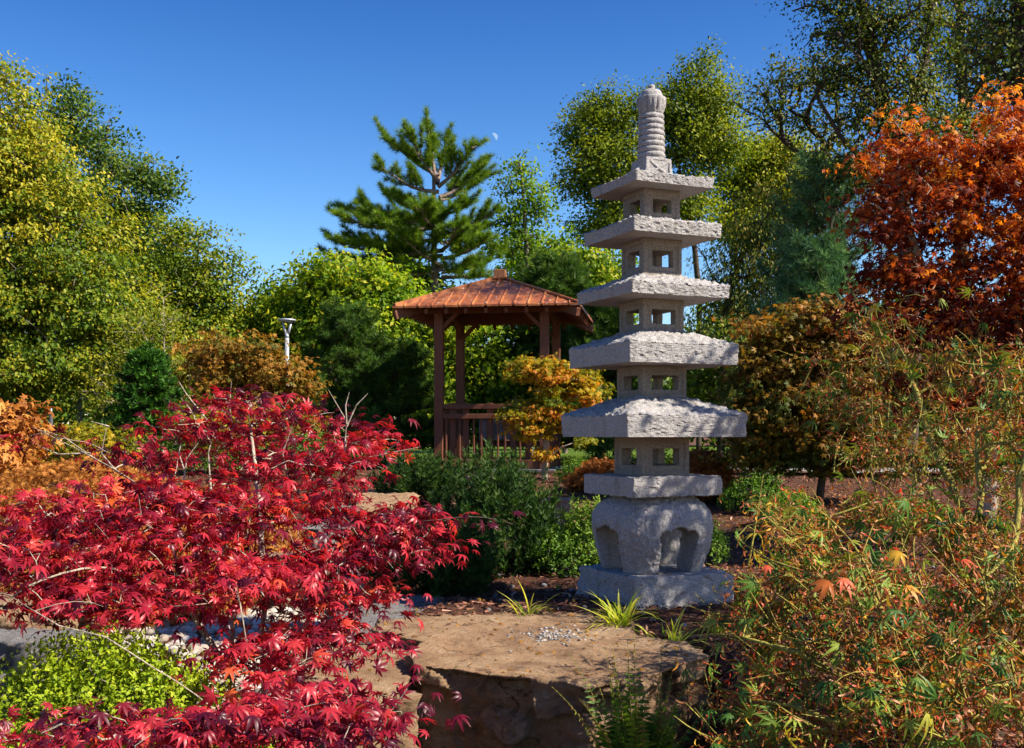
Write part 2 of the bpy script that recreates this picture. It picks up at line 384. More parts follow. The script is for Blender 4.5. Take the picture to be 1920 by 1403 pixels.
for rot in range(4):
    bm = bmesh.new(); Mr = Matrix.Rotation(rot*math.pi/2, 4, 'Z'); hh = bz-ft
    for pts in (((-.055, -.5), (.055, -.5), (0, -.08)), ((-.055, .5), (.055, .5), (0, .08)), ((-.066, -.42), (-.066, .42), (-.012, 0)), ((.066, -.42), (.066, .42), (.012, 0))):
        prism_bm(bm, [(p[0], (ft+bz)/2+p[1]*hh*.78) for p in pts], -S*.56-.02, -S*.56+.0125, 'y')
    bm.transform(Mr); cuts.append(temp(bm))
for c in cuts:
    md = b.modifiers.new('b', 'BOOLEAN'); md.operation = 'DIFFERENCE'; md.solver = 'EXACT'; md.object = c
rm = b.modifiers.new('r', 'REMESH'); rm.mode = 'VOXEL'; rm.voxel_size = .0035
V, T = evaluated(b); kill(b, *cuts); nn = normals(V, T); V = V+nn*(fbm(V*70, 3, 90)*.0022)[:, None]
pput('finial_base', V, T, G_TOP, 3)
prof = [(.066, bz-.01), (.078, bz+.004)]
z0, z1 = bz+.008, fz(214); nr = 8
for i in range(nr):
    a = z0+(z1-z0)*i/nr; h_ = (z1-z0)/nr; R = (.0790-.008*i/nr)
    for t in np.linspace(0, 1, 7): prof.append((R-.0095*(1-math.sin(t*math.pi)**.6), a+h_*t))
prof += [(.064, z1+.002)]
V, Q = lathe(prof, 56); nn = normals(V, Q); V = V+nn*(fbm(V*45, 3, 91)*.0034)[:, None]; pput('finial_rings', V, Q, G_TOP)
zb, zt = z1, fz(184)
prof = [(.055, zb-.003)]+[(.062+.0215*math.sin(min(1, t*1.25)*math.pi/2), zb+(zt-zb)*t) for t in np.linspace(0, 1, 12)]+[(.078, zt+.003), (.060, zt+.004)]
V, Q = lathe(prof, 96, lambda i, a, z: -.0075*(abs(np.sin(a*4+.4))**.5 < .55)*(2 < i < 12)-.004*(abs(np.sin(a*4+.4+math.pi/2))**.5 < .5)*(3 < i < 10))
nn = normals(V, Q); V = V+nn*(fbm(V*55, 3, 92)*.002)[:, None]; pput('lotus_band', V, Q, G_TOP)
zd = fz(167)
prof = [(.062, zt-.002)]+[(.063*math.cos(t*math.pi/2)**.42+.001, zt+(zd-zt)*math.sin(t*math.pi/2)) for t in np.linspace(0, .9, 10)]+[(.022, zd), (.016, zd+.006), (.021, fz(162)), (.019, fz(158.5)), (.001, fz(157.5))]
V, Q = lathe(prof, 48); nn = normals(V, Q); V = V+nn*(fbm(V*45, 3, 93)*.0028)[:, None]; pput('finial_cap', V, Q, G_TOP)

# ================================================================ rocks
def rockmat(name, c1, c2, c3, c4=None, strata=0):
    m, N, L = new_mat(name); v = coords(N); mp = N.new('ShaderNodeMapping'); mp.inputs['Scale'].default_value = (1, 1, 2.2 if strata else 1); L.new(v, mp.inputs[0])
    n1 = noise(N, L, mp.outputs[0], 5, 8, .62, .3); n2 = noise(N, L, mp.outputs[0], 60, 9, .8); n3 = noise(N, L, v, 2.2, 4, .6, .5)
    r = ramp(N, [c1, c2, c3], [.32, .5, .7]); L.new(n1.outputs['Fac'], r.inputs[0])
    c = mixc(N, L, ramp_fac(N, L, n2.outputs['Fac'], .35, .7, .55), r.outputs[0], tuple(x*.45 for x in c2))
    c = mixc(N, L, ramp_fac(N, L, n3.outputs['Fac'], .5, .72, .5), c, c4 or c3)
    # cracks, pits and mineral grain
    wd = mixc(N, L, .22, mp.outputs[0], n1.outputs['Color']); vo = N.new('ShaderNodeTexVoronoi'); vo.feature = 'DISTANCE_TO_EDGE'; vo.inputs['Scale'].default_value = 2.6; L.new(wd, vo.inputs['Vector'])
    ck = ramp_fac(N, L, vo.outputs['Distance'], .012, .0); msk = ramp_fac(N, L, n3.outputs['Fac'], .47, .6); cm = N.new('ShaderNodeMath'); cm.operation = 'MULTIPLY'; L.new(ck, cm.inputs[0]); L.new(msk, cm.inputs[1])
    c = mixc(N, L, cm.outputs[0], c, tuple(x*.25 for x in c1)); g2 = noise(N, L, v, 170, 4, .8); c = mixc(N, L, ramp_fac(N, L, g2.outputs['Fac'], .56, .68, .6), c, tuple(x*.35 for x in c2))
    g3 = noise(N, L, v, 24, 6, .7); c = mixc(N, L, ramp_fac(N, L, g3.outputs['Fac'], .60, .66, .55), c, (.50, .45, .36)); g4 = noise(N, L, v, 15, 6, .75); c = mixc(N, L, ramp_fac(N, L, g4.outputs['Fac'], .60, .70, .6), c, (.09, .065, .045))
    mu = N.new('ShaderNodeMath'); mu.operation = 'ADD'; L.new(n1.outputs['Fac'], mu.inputs[0])
    m2 = N.new('ShaderNodeMath'); m2.operation = 'MULTIPLY'; m2.inputs[1].default_value = .8; L.new(n2.outputs['Fac'], m2.inputs[0]); L.new(m2.outputs[0], mu.inputs[1])
    pbsdf(N, L, c, .9, .2, bump(N, L, mu.outputs[0], 1.0, .035)); return m
R_TAN = rockmat('sandstone_tan', (.19, .10, .055), (.42, .265, .15), (.56, .40, .25), (.48, .28, .15), 1)
R_GREY = rockmat('limestone_grey', (.13, .12, .12), (.25, .235, .23), (.36, .34, .32))
R_PINK = rockmat('sandstone_pink', (.18, .11, .08), (.36, .23, .17), (.47, .34, .26))
def slab_rock(name, outline, z_top, z_bot, mat, label, cat, seed, vox=.016, disp=.018, lean=.08, group=None, topamp=.35, taper=.94):
    pts = np.array(outline, float); c = pts.mean(0)
    if ((pts-np.roll(pts, -1, 0))[:, 0]*(pts+np.roll(pts, -1, 0))[:, 1]).sum() > 0: pts = pts[::-1]
    bm = bmesh.new(); up = [bm.verts.new((p[0], p[1], z_top+.0)) for p in pts]
    dn = [bm.verts.new((c[0]+(p[0]-c[0])*taper, c[1]+(p[1]-c[1])*taper, z_bot)) for p in pts]; n = len(pts)
    bm.faces.new(up); bm.faces.new(dn)
    for i in range(n): bm.faces.new((up[i], up[(i+1) % n], dn[(i+1) % n], dn[i]))
    bmesh.ops.recalc_face_normals(bm, faces=bm.faces[:]); b = temp(bm)
    rm = b.modifiers.new('r', 'REMESH'); rm.mode = 'VOXEL'; rm.voxel_size = vox
    s = b.modifiers.new('s', 'SMOOTH'); s.iterations = 1; s.factor = .4
    V, T = evaluated(b); kill(b); n_ = normals(V, T)
    up_ = sstep(.5, .9, n_[:, 2]); Q = V+seed*1.7
    big = fbm(Q*2.2, 3, seed); fc = facets(Q*np.array([4.5, 4.5, 6.5]), seed+4); fine = fbm(Q*20, 4, seed+8); st = np.abs(fbm(Q*np.array([1.2, 1.2, 13]), 3, seed+2))
    lateral = (1-up_)
    V = V+n_*((big*disp*1.8+fc*disp*2.6-st*disp*2.4+fbm(Q*np.array([6, 6, 9]), 4, seed+15, .65)*disp*2.0+facets(Q*13, seed+16)*disp*.9)*lateral+(fbm(Q*1.6, 2, seed+5)*disp*1.2+facets(Q*9, seed+6)*disp*.22+fbm(Q*9, 4, seed+7, .7)*disp*.55)*up_*topamp*2+fine*disp*.35+fbm(Q*52, 3, seed+11, .7)*disp*.30)[:, None]
    base = np.array([c[0], c[1], z_bot])
    o = obj_np(name, V-base, T, mat, None, None, True, 3); o.location = base; return tag(o, label, cat, group)
def zpt(x, y, z):           # photo pixel on the horizontal plane z -> world x, y
    Y = (EYE-z)*F/(y-HY); return ((x-960)/F*Y, Y)
zt_ = .70
slab_rock('boulder', [zpt(*p, zt_) for p in [(700, 1185), (723, 1166), (831, 1154), (927, 1153), (1043, 1144), (1090, 1150), (1178, 1167), (1196, 1188), (1286, 1204), (1330, 1232), (1230, 1266), (1098, 1293), (1055, 1280), (985, 1272), (893, 1261), (847, 1252), (776, 1246), (760, 1225), (792, 1205)]], zt_, -.25, R_TAN,
          'huge flat topped tan sandstone boulder in the foreground with dark cracked front face', 'boulder', 3, .0085, .020, taper=.97)
slab_rock('boulder', [zpt(*p, .655) for p in [(560, 1230), (640, 1205), (760, 1210), (800, 1235), (768, 1285), (655, 1300), (560, 1290)]], .655, -.25, R_TAN,
          'low tan stone ledge half under the red maple leaves, left end of the big boulder', 'boulder', 13, .016, .020)
slab_rock('flat_stone', [zpt(*p, .635) for p in [(620, 1150), (690, 1128), (760, 1114), (840, 1118), (880, 1134), (925, 1150), (800, 1166), (660, 1190)]], .635, .3, R_GREY,
          'flat grey stone slab in shade just behind the big tan boulder', 'rock', 17, .016, .018)
slab_rock('rock', [zpt(*p, .93) for p in [(655, 925), (700, 905), (745, 905), (790, 918), (760, 945), (680, 955)]], .93, .3, R_TAN,
          'rough tan rock behind the red maple, left of the dark dwarf pine', 'rock', 19, .02, .03)
def rock_at(x, y, Y, w, d, h, mat, label, seed, name='rock', rz=0):
    c = px(x, y, Y); r = RS(seed); a = np.sort(r.uniform(0, 2*math.pi, 9)+0); a = np.linspace(0, 2*math.pi, 9, endpoint=False)+r.uniform(-.25, .25, 9)
    rr = r.uniform(.82, 1.08, 9); pts = np.stack([np.sign(np.cos(a))*abs(np.cos(a))**.7*rr*w/2, np.sign(np.sin(a))*abs(np.sin(a))**.7*rr*d/2], 1)
    cr, sr = math.cos(rz), math.sin(rz); pts = pts@np.array([[cr, sr], [-sr, cr]])+c[:2]
    return slab_rock(name, pts, c[2], float(gz([c[0]], [c[1]])[0])-.12, mat, label, 'rock', seed, max(.014, h*.06), h*.07+.008, taper=1.04)
rock_at(928, 893, 10.6, .62, .4, .3, R_PINK, 'pinkish low rock behind the green iris blades, below the gazebo railing', 23)
rock_at(1036, 936, 9.0, .34, .3, .25, R_PINK, 'small square tan rock between the dwarf pine and the pagoda', 29)
rock_at(30, 1122, 6.6, .9, .5, .3, R_TAN, 'broad tan rock at the left edge beyond the bright green shrub', 31)
rock_at(20, 1190, 5.4, .9, .4, .3, R_GREY, 'flat bluish grey stone slab at the left edge in front of the tan rock', 37)
rock_at(560, 985, 9.5, .9, .6, .3, R_GREY, 'flat grey stone seen through the red maple beside the pale trunk', 41)
rock_at(540, 1035, 8.0, .7, .45, .3, R_PINK, 'pale tan rock in the white pebbles behind the red maple trunk', 43)
rock_at(640, 950, 10.2, .5, .4, .3, R_GREY, 'dark grey rock left of the rough tan rock behind the red maple', 47)
rock_at(745, 862, 12.5, .28, .25, .25, R_PINK, 'small brownish upright rock beside the left gazebo post', 53)
rock_at(1248, 1060, 6.9, .42, .22, .3, R_TAN, 'pale tan rock standing behind the pagoda legs', 59)
rock_at(690, 1078, 6.6, .5, .3, .22, R_GREY, 'dark grey rock under the red maple tips left of the flat slab', 61)
# ================================================================ gazebo
W_BR = wood('redwood_beam', (.10, .032, .016), (.17, .06, .028), (.12, .055, .035))
W_GREY = wood('weathered_boards', (.13, .13, .14), (.22, .22, .24), (.17, .16, .17))
m, N, L = new_mat('rusty_metal_roof'); v = coords(N); mp = N.new('ShaderNodeMapping'); mp.inputs['Scale'].default_value = (2.2, 1.1, 1.1); L.new(v, mp.inputs[0])
n1 = noise(N, L, mp.outputs[0], 3.2, 6, .6, .4); n2 = noise(N, L, mp.outputs[0], 9, 3, .5)
r = ramp(N, [(.14, .038, .011), (.29, .085, .020), (.42, .165, .045)], [.3, .52, .75]); L.new(n1.outputs['Fac'], r.inputs[0])
c = mixc(N, L, ramp_fac(N, L, n2.outputs['Fac'], .66, .70), r.outputs[0], (.62, .52, .48))
pbsdf(N, L, c, .45, .45, bump(N, L, n2.outputs['Fac'], .15, .004)); M_ROOF = m
GA = math.radians(-8.5); GC = np.array([-.19, 17.0]); GZ = 1.03
gz_ = thing('gazebo', (GC[0], GC[1], GZ), 'small open timber gazebo with rusty red hipped metal roof and railings', 'gazebo', rz=GA)
def gbox(name, lst, mat=W_BR, bev=.006):
    bm = bmesh.new()
    for b in lst:
        M = b[6] if len(b) > 6 else None
        box_bm(bm, *b[:6], M)
    bmesh.ops.bevel(bm, geom=bm.edges[:], offset=bev, segments=1, affect='EDGES')
    return from_bm(name, bm, mat, gz_)
HP = .81     # half spacing of posts
pw = .132
ptop = EYE+(HY-583)/F*16.05-GZ
for sx in (-1, 1):
    for sy in (-1, 1): gbox('post', [(sx*HP, sy*HP*1.02, ptop/2-.1, pw, pw, ptop+.2)])
er = 1.37; ez = EYE+(HY-574)/F*15.55-GZ; az = EYE+(HY-524)/F*16.95-GZ
# perimeter beams, braces and fascia
for sy in (-1, 1):
    gbox('beam', [(0, sy*HP*1.02, ptop+.075, 2*HP+.5, .11, .18)])
for sx in (-1, 1):
    gbox('beam', [(sx*HP, 0, ptop+.07, .108, 2*HP*1.02-.115, .165)])
for sx in (-1, 1):
    for sy in (-1, 1):
        M = Matrix.Translation((sx*(HP-.17), sy*HP*1.02, ptop-.12))@Matrix.Rotation(-sx*math.radians(45), 4, 'Y')
        gbox('corner_brace', [(0, 0, 0, .06, .075, .38, M)])
        M = Matrix.Translation((sx*HP, sy*(HP-.17), ptop-.12))@Matrix.Rotation(sy*math.radians(45), 4, 'X')
        gbox('corner_brace', [(0, 0, 0, .075, .06, .38, M)])
        # hip rafter with a tail that shows under each roof corner
        d = Vector((sx*er, sy*er, ez-az)); Ln = d.length; M = Matrix.Translation(Vector((sx*er/2, sy*er/2, (ez+az)/2-.10)))@d.to_track_quat('X', 'Z').to_matrix().to_4x4()
        gbox('hip_rafter', [(-.0, 0, 0, Ln*.995, .075, .12, M)])
for side in range(4):
    R4 = Matrix.Rotation(side*math.pi/2, 4, 'Z'); lst = []
    for x in np.linspace(-.9, .9, 7):
        run = er-abs(x)*1.0; s = Vector((x, -er+.03, ez-.055)); e_ = Vector((x, -abs(x)-.03, ez+(az-ez)*(1-abs(x)/er)-.055)); d = e_-s
        M = R4@Matrix.Translation((s+e_)/2)@d.to_track_quat('Y', 'Z').to_matrix().to_4x4(); lst.append((0, 0, 0, .045, d.length, .075, M))
    gbox('rafter', lst); 
# roof faces: overlapping corrugated panels with raised seams
def roof_face(side):
    R4 = Matrix.Rotation(side*math.pi/2, 4, 'Z'); NX, NY = 170, 16; V = []; Q = []
    for j in range(NY+1):
        t = j/NY; hw = er*(1-t)+.03; y = -er*(1-t)
        for i in range(NX+1):
            x = -er-.03+(2*er+.06)*i/NX; xc = max(-hw, min(hw, x)); ph = (xc/.205+.13*side) % 1
            rib = .020 if (ph < .10) else (.0-.010*abs(ph-.55))
            edge = 1 if abs(xc) < hw-.01 else 0
            z = ez+(az-ez)*t+rib*edge+.035
            V.append(tuple(R4@Vector((xc, y-.02, z))))
    V = np.array(V); V[:, 2] += .006*vnoise(V*3, 4)
    i = np.arange((NX+1)*(NY+1)).reshape(NY+1, NX+1); Q = np.stack([i[:-1, :-1], i[:-1, 1:], i[1:, 1:], i[1:, :-1]], -1).reshape(-1, 4)
    V2 = V-np.array([0, 0, .03]); n = len(V)
    rim = [(i[0, k], i[0, k+1], i[0, k+1]+n, i[0, k]+n) for k in range(NX)]
    keep = [q for q in Q]
    A = np.concatenate([V, V2]); QQ = np.concatenate([Q, Q[:, ::-1]+n, np.array(rim)[:, ::-1]])
    me = bpy.data.meshes.new('roof_face'); me.from_pydata(A.tolist(), [], QQ.tolist()); me.validate(); me.materials.append(M_ROOF)
    return link(bpy.data.objects.new('roof_face', me), gz_)
for s in range(4): roof_face(s)
for sx in (-1, 1):
    for sy in (-1, 1):
        d = Vector((sx*er, sy*er, ez-az)); M = Matrix.Translation(Vector((sx*er/2, sy*er/2, (ez+az)/2+.055)))@d.to_track_quat('X', 'Z').to_matrix().to_4x4()
        gbox('ridge_cap', [(0, 0, 0, d.length, .055, .03, M)], M_ROOF)
gbox('roof_cap', [(0, 0, az+.07, .185, .185, .17)], wood('cap_wood', (.24, .09, .035), (.34, .15, .06), (.3, .13, .05)))
gbox('roof_cap_flashing', [(0, 0, az+.01, .30, .30, .03)], M_ROOF)
# railings (front and both sides), bench with weathered back boards
zr = lambda y: EYE-(y-HY)/F*16.05-GZ
fy = -HP*1.02
gbox('top_rail', [(0, fy, (zr(757)+zr(767))/2, 2*HP-pw, .07, .075)])
gbox('hand_rail', [(0, fy-.02, (zr(776)+zr(785))/2, 2*HP-pw, .10, .075)])
gbox('bottom_rail', [(0, fy, (zr(862)+zr(879))/2, 2*HP-pw, .09, .13)])
for x in (-.60, -.40, -.03, .33, .56): gbox('rail_post', [(x, fy+.045, (zr(755)+zr(866))/2, .095, .05, zr(755)-zr(866))])
for x in (-.70, -.49, -.27, -.155, .10, .21, .44, .68): gbox('baluster', [(x, fy-.005, (zr(782)+zr(866))/2, .030, .03, zr(782)-zr(866))])
for sx in (-1, 1):
    gbox('side_top_rail', [(sx*HP, 0, (zr(757)+zr(767))/2+.0, .068, 2*HP-pw, .075)])
    gbox('side_bottom_rail', [(sx*HP, 0, (zr(862)+zr(879))/2, .088, 2*HP-pw, .12)])
    for y in np.linspace(-.66, .66, 9): gbox('baluster', [(sx*HP, y, (zr(764)+zr(866))/2, .03, .03, zr(764)-zr(866))])
by = .35
gbox('bench_back', [(x, by-.8, (zr(786)+zr(825))/2, .115, .025, zr(786)-zr(825)) for x in np.arange(-.20, .65, .125)], W_GREY, .003)
gbox('bench_seat', [(.2, by-.55+.03*k*4, .43, 1.1, .10, .035) for k in range(3)], W_BR, .003)
gbox('bench_frame', [(x, by-.5, .2, .06, .40, .40) for x in (-.32, .72)]+[(.2, by-.74, .385, 1.0, .04, .06)], W_BR, .003)
gbox('deck', [(0, 0, -.01, 2*HP+.35, 2*HP+.35, .07)], W_GREY)

# ================================================================ lamp post, bollard, moon, snow lantern
M_ALU = flat('galvanised_grey', (.42, .45, .5), .4, .5, .3); M_DK = flat('dark_metal', (.05, .05, .055), .5)
def tube_bm(bm, p, q, r0, r1, n=16):
    d = Vector(q)-Vector(p); M = Matrix.Translation((Vector(p)+Vector(q))/2)@d.to_track_quat('Z', 'Y').to_matrix().to_4x4()
    bmesh.ops.create_cone(bm, cap_ends=True, segments=n, radius1=r0, radius2=r1, depth=d.length, matrix=M)
LY = 18.0; b0 = px(538, 690, LY); lg = float(gz([b0[0]], [LY])[0])
lp = thing('lamp_post', (b0[0], LY, lg), 'grey metal lamp post with flat round disc head rising behind the orange maple', 'lamp post')
def rel(x, y): return (px(x, y, LY)[0]-b0[0], 0, px(x, y, LY)[2]-lg)
bm = bmesh.new(); tube_bm(bm, (0, 0, -.1), rel(538, 634), .037, .035); o = from_bm('pole', bm, M_ALU, lp, True)
bm = bmesh.new(); tube_bm(bm, rel(538, 634), rel(538, 626), .034, .032); from_bm('collar', bm, M_ALU, lp, True)
for sx in (-1, 1):
    bm = bmesh.new(); a = rel(538+sx*2, 628); b_ = rel(538+sx*8, 604); tube_bm(bm, a, b_, .024, .018, 10); from_bm('arm', bm, M_ALU, lp, True)
V, Q = lathe([(.001, .036), (.09, .034), (.145, .026), (.152, .015), (.145, .002), (.11, -.022), (.001, -.026)], 40)
hc = rel(538, 602); V = V+np.array([hc[0], 0, hc[2]-.0]); o = obj_np('lamp_head', V, Q, M_ALU, None, smooth=True, fs=4); o.parent = lp
BY = 16.0; bp = px(96, 797, BY); g0 = float(gz([bp[0]], [BY])[0])
bo = thing('bollard_light', (bp[0], BY, g0), 'slim dark post with pale ringed top below the large yellow green tree', 'bollard')
h = px(96, 766, BY)[2]-g0
bm = bmesh.new(); tube_bm(bm, (0, 0, -.05), (0, 0, h-.09), .028, .026); from_bm('post', bm, M_DK, bo, True)
bm = bmesh.new(); tube_bm(bm, (0, 0, h-.09), (0, 0, h-.075), .034, .034); tube_bm(bm, (0, 0, h-.075), (0, 0, h), .014, .012); from_bm('top_ring', bm, M_ALU, bo, True)
# daytime half moon far away
m, N, L = new_mat('moon_surface'); e = N.new('ShaderNodeEmission'); v = coords(N); nn_ = noise(N, L, v, .25, 3); rr_ = ramp(N, [(.30, .47, .74), (.45, .60, .83)], [.35, .65]); L.new(nn_.outputs['Fac'], rr_.inputs[0]); L.new(rr_.outputs[0], e.inputs[0]); e.inputs[1].default_value = .5
o_ = N.new('ShaderNodeOutputMaterial'); L.new(e.outputs[0], o_.inputs[0])
MR = 7.4/F*4000; mc = px(926, 257, 4000)
a = np.linspace(-math.pi/2, math.pi/2, 25); b = np.linspace(0, 1, 9); V = []
tilt = math.radians(32)
for t in b:        # lune of a sphere from the limb to the terminator
    lon = math.radians(90)*(1-t)+math.radians(2)*t
    x = np.cos(a)*math.sin(lon)*MR; z = np.sin(a)*MR; y = -np.cos(a)*math.cos(lon)*MR
    V.append(np.stack([x*math.cos(tilt)-z*math.sin(tilt), y, x*math.sin(tilt)+z*math.cos(tilt)], 1))
V = np.concatenate(V); i = np.arange(9*25).reshape(9, 25); Q = np.stack([i[:-1, :-1], i[:-1, 1:], i[1:, 1:], i[1:, :-1]], -1).reshape(-1, 4)
o = obj_np('moon', V, Q, m, fs=4, smooth=True); o.location = mc; tag(o, 'pale half moon in the blue daytime sky above the pine', 'moon')
# small white stone lantern at the left edge
M_WH = flat('white_stone', (.72, .70, .68), .8)
c = px(27, 888, 12.0); g0 = float(gz([c[0]], [12.0])[0])
t = thing('stone_lantern', (c[0], 12.0, g0), 'small white stone lantern with wide cap at the left edge among orange foliage', 'stone lantern')
V, Q = lathe([(.055, 0), (.05, .1), (.035, .12), (.035, c[2]-g0-.10), (.06, c[2]-g0-.08), (.06, c[2]-g0)], 12); obj = obj_np('pillar', V, Q, M_WH, None, fs=4); obj.parent = t
V, Q = lathe([(.05, -.01), (.105, .012), (.10, .03), (.04, .055), (.02, .065), (.022, .085), (.001, .10)], 24); V[:, 2] += c[2]-g0; obj = obj_np('cap', V, Q, M_WH, None, fs=4, smooth=True); obj.parent = t
# ================================================================ vegetation library
def unit(v): return v/np.maximum(np.linalg.norm(v, axis=-1, keepdims=True), 1e-9)
def frames(d, up):
    """d = leaf direction (n,3), up = approx blade normal -> rotation (n,3,3) with columns (d, side, normal)"""
    d = unit(d); s = unit(np.cross(up, d)); n = np.cross(d, s); return np.stack([d, s, n], -1)
def scatter(proto, P, R, S):
    """proto (V,F); P (n,3) R (n,3,3) S (n,) -> merged arrays, faces stay grouped per leaf"""
    pv, pf = proto; n = len(P)
    V = np.einsum('nij,kj->nki', R, pv)*np.asarray(S)[:, None, None]+P[:, None, :]
    Fc = pf[None]+(np.arange(n)*len(pv))[:, None, None]
    return V.reshape(-1, 3), Fc.reshape(-1, 3)
def lf(L, w, droop=.0, fold=.12):      # simple pointed leaf: 4 triangles
    V = np.array([(0, 0, 0), (.42*L, w/2, fold*w), (.42*L, 0, -fold*w*.6), (.42*L, -w/2, fold*w), (L, 0, -droop*L)], float)
    return V, np.array([(0, 2, 1), (0, 3, 2), (2, 4, 1), (3, 4, 2)])
def lf2(L, w, fold=.15): # 2 triangles
    V = np.array([(0, 0, 0), (.5*L, w/2, fold*w), (L, 0, 0), (.5*L, -w/2, fold*w)], float); return V, np.array([(0, 2, 1), (0, 3, 2)])
def palm(lobes, w, droop, curl=0, pet=.5):
    """palmate maple leaf; lobes = [(angle deg, length)], unit size"""
    V = [(0, 0, 0)]; Fc = []
    for a, l in lobes:
        a = math.radians(a); c, s = math.cos(a), math.sin(a); b = len(V)
        def q(u, v, z): V.append((u*c-v*s, u*s+v*c, z))
        q(.38*l, w*l/2, .03-droop*.12); q(.38*l, 0, -.03-droop*.12); q(.38*l, -w*l/2, .03-droop*.12)
        q(.72*l, w*l*.30, -droop*.42*l+curl*.1); q(.72*l, -w*l*.30, -droop*.42*l+curl*.1); q(l, 0, -droop*.95*l+curl*.35)
        Fc += [(0, b+1, b), (0, b+2, b+1), (b+1, b+3, b), (b+1, b+4, b+3), (b+1, b+2, b+4), (b+3, b+4, b+5)]
    b = len(V); V += [(0, .012, 0), (0, -.012, 0), (-pet, 0, -.05)]; Fc.append((b, b+2, b+1))
    return np.array(V, float), np.array(Fc)
def strap(L, w, seg, bend, twist=0, curl=0):
    V = []; Fc = []; p = np.array([0., 0, 0]); a = 0
    for i in range(seg+1):
        t = i/seg; ww = w*math.sin(math.pi*min(1, .15+.85*t)**1.0)*.5 if i < seg else 0.0
        tw = twist*t; V += [(p[0], ww*math.cos(tw), p[2]+ww*math.sin(tw)), (p[0], -ww*math.cos(tw), p[2]-ww*math.sin(tw))]
        a += (bend+curl*t)/seg; p = p+np.array([math.cos(a), 0, -math.sin(a)])*L/seg
    for i in range(seg): k = 2*i; Fc += [(k, k+1, k+3), (k, k+3, k+2)]
    return np.array(V, float), np.array(Fc)
def merge(parts):
    V = []; Fc = []; T = []; o = 0
    for v, f, t in parts: V.append(v); Fc.append(f+o); T.append(t); o += len(v)
    return np.concatenate(V), np.concatenate(Fc), np.concatenate(T)
def face_tint(t, proto): return np.repeat(t, len(proto[1]))

# ---- skeleton growth
def grow(roots, att, step=.25, r_tip=.004, expo=2.4, bow=.12, rnd=None, lenw=.25, jit=.06):
    """roots: list of polylines (k,3) joined at their first point to any earlier node. Returns chains [(pts, radii)]"""
    rnd = rnd or RS(1); P = []; par = []; pl = []; chain_of = []
    def add(p, pa):
        P.append(np.array(p, float)); par.append(pa); pl.append(0 if pa < 0 else pl[pa]+np.linalg.norm(P[-1]-P[pa])); return len(P)-1
    for ln in roots:
        ln = np.array(ln, float)
        if P:
            A = np.array(P); k = int(np.argmin(((A-ln[0])**2).sum(1)))
            prev = k
        else: prev = add(ln[0], -1)
        for a, b in zip(ln[:-1], ln[1:]):
            m = max(1, int(np.linalg.norm(b-a)/step))
            for i in range(1, m+1):
                q = a+(b-a)*i/m+rnd.normal(0, jit*step*.5, 3); prev = add(q, prev)
    att = np.array(att, float)
    if len(att):
        A = np.array(P); d0 = np.array([np.sqrt(((A-a)**2).sum(1)).min() for a in att]); order = np.argsort(d0)
        cap = len(P)+len(att)*60; NP = np.zeros((cap, 3)); PL = np.zeros(cap); n = len(P); NP[:n] = A; PL[:n] = pl
        tips = []
        for ai in order:
            a = att[ai]; d = np.sqrt(((NP[:n]-a)**2).sum(1)); up = np.maximum(0, NP[:n, 2]-a[2])
            k = int(np.argmin(d+lenw*PL[:n]*.3+up*.6)); dist = d[k]
            if dist < 1e-6: tips.append(k); continue
            m = max(1, int(math.ceil(dist/step))); prev = k; bv = np.array([0, 0, 1.])*bow*dist
            side = rnd.normal(0, jit*dist, 3)
            for i in range(1, m+1):
                t = i/m; q = NP[k]+(a-NP[k])*t+(bv*(-1 if rnd.rand() < 0 else 1)+side)*4*t*(1-t)*.5
                if n >= cap: break
                NP[n] = q; par.append(prev); PL[n] = PL[prev]+dist/m; prev = n; n += 1
            tips.append(prev)
        P = NP[:n]
    else: P = np.array(P); n = len(P)
    par = np.array(par); ch = [[] for _ in range(n)]
    for i, p in enumerate(par):
        if p >= 0: ch[p].append(i)
    R = np.zeros(n)
    for i in range(n-1, -1, -1):
        R[i] = r_tip if not ch[i] else (sum(R[c]**expo for c in ch[i]))**(1/expo)
    chains = []; stack = [0]; 
    st = [(0, None)]
    while st:
        i, pa = st.pop(); c = [i] if pa is None else [pa, i]
        while ch[i]:
            kids = sorted(ch[i], key=lambda k: -R[k])
            for k in kids[1:]: st.append((k, i))
            i = kids[0]; c.append(i)
        rr = R[c].copy()
        if pa is not None: rr[0] = min(rr[0], rr[1]*1.15)
        chains.append((P[c], rr))
    return chains
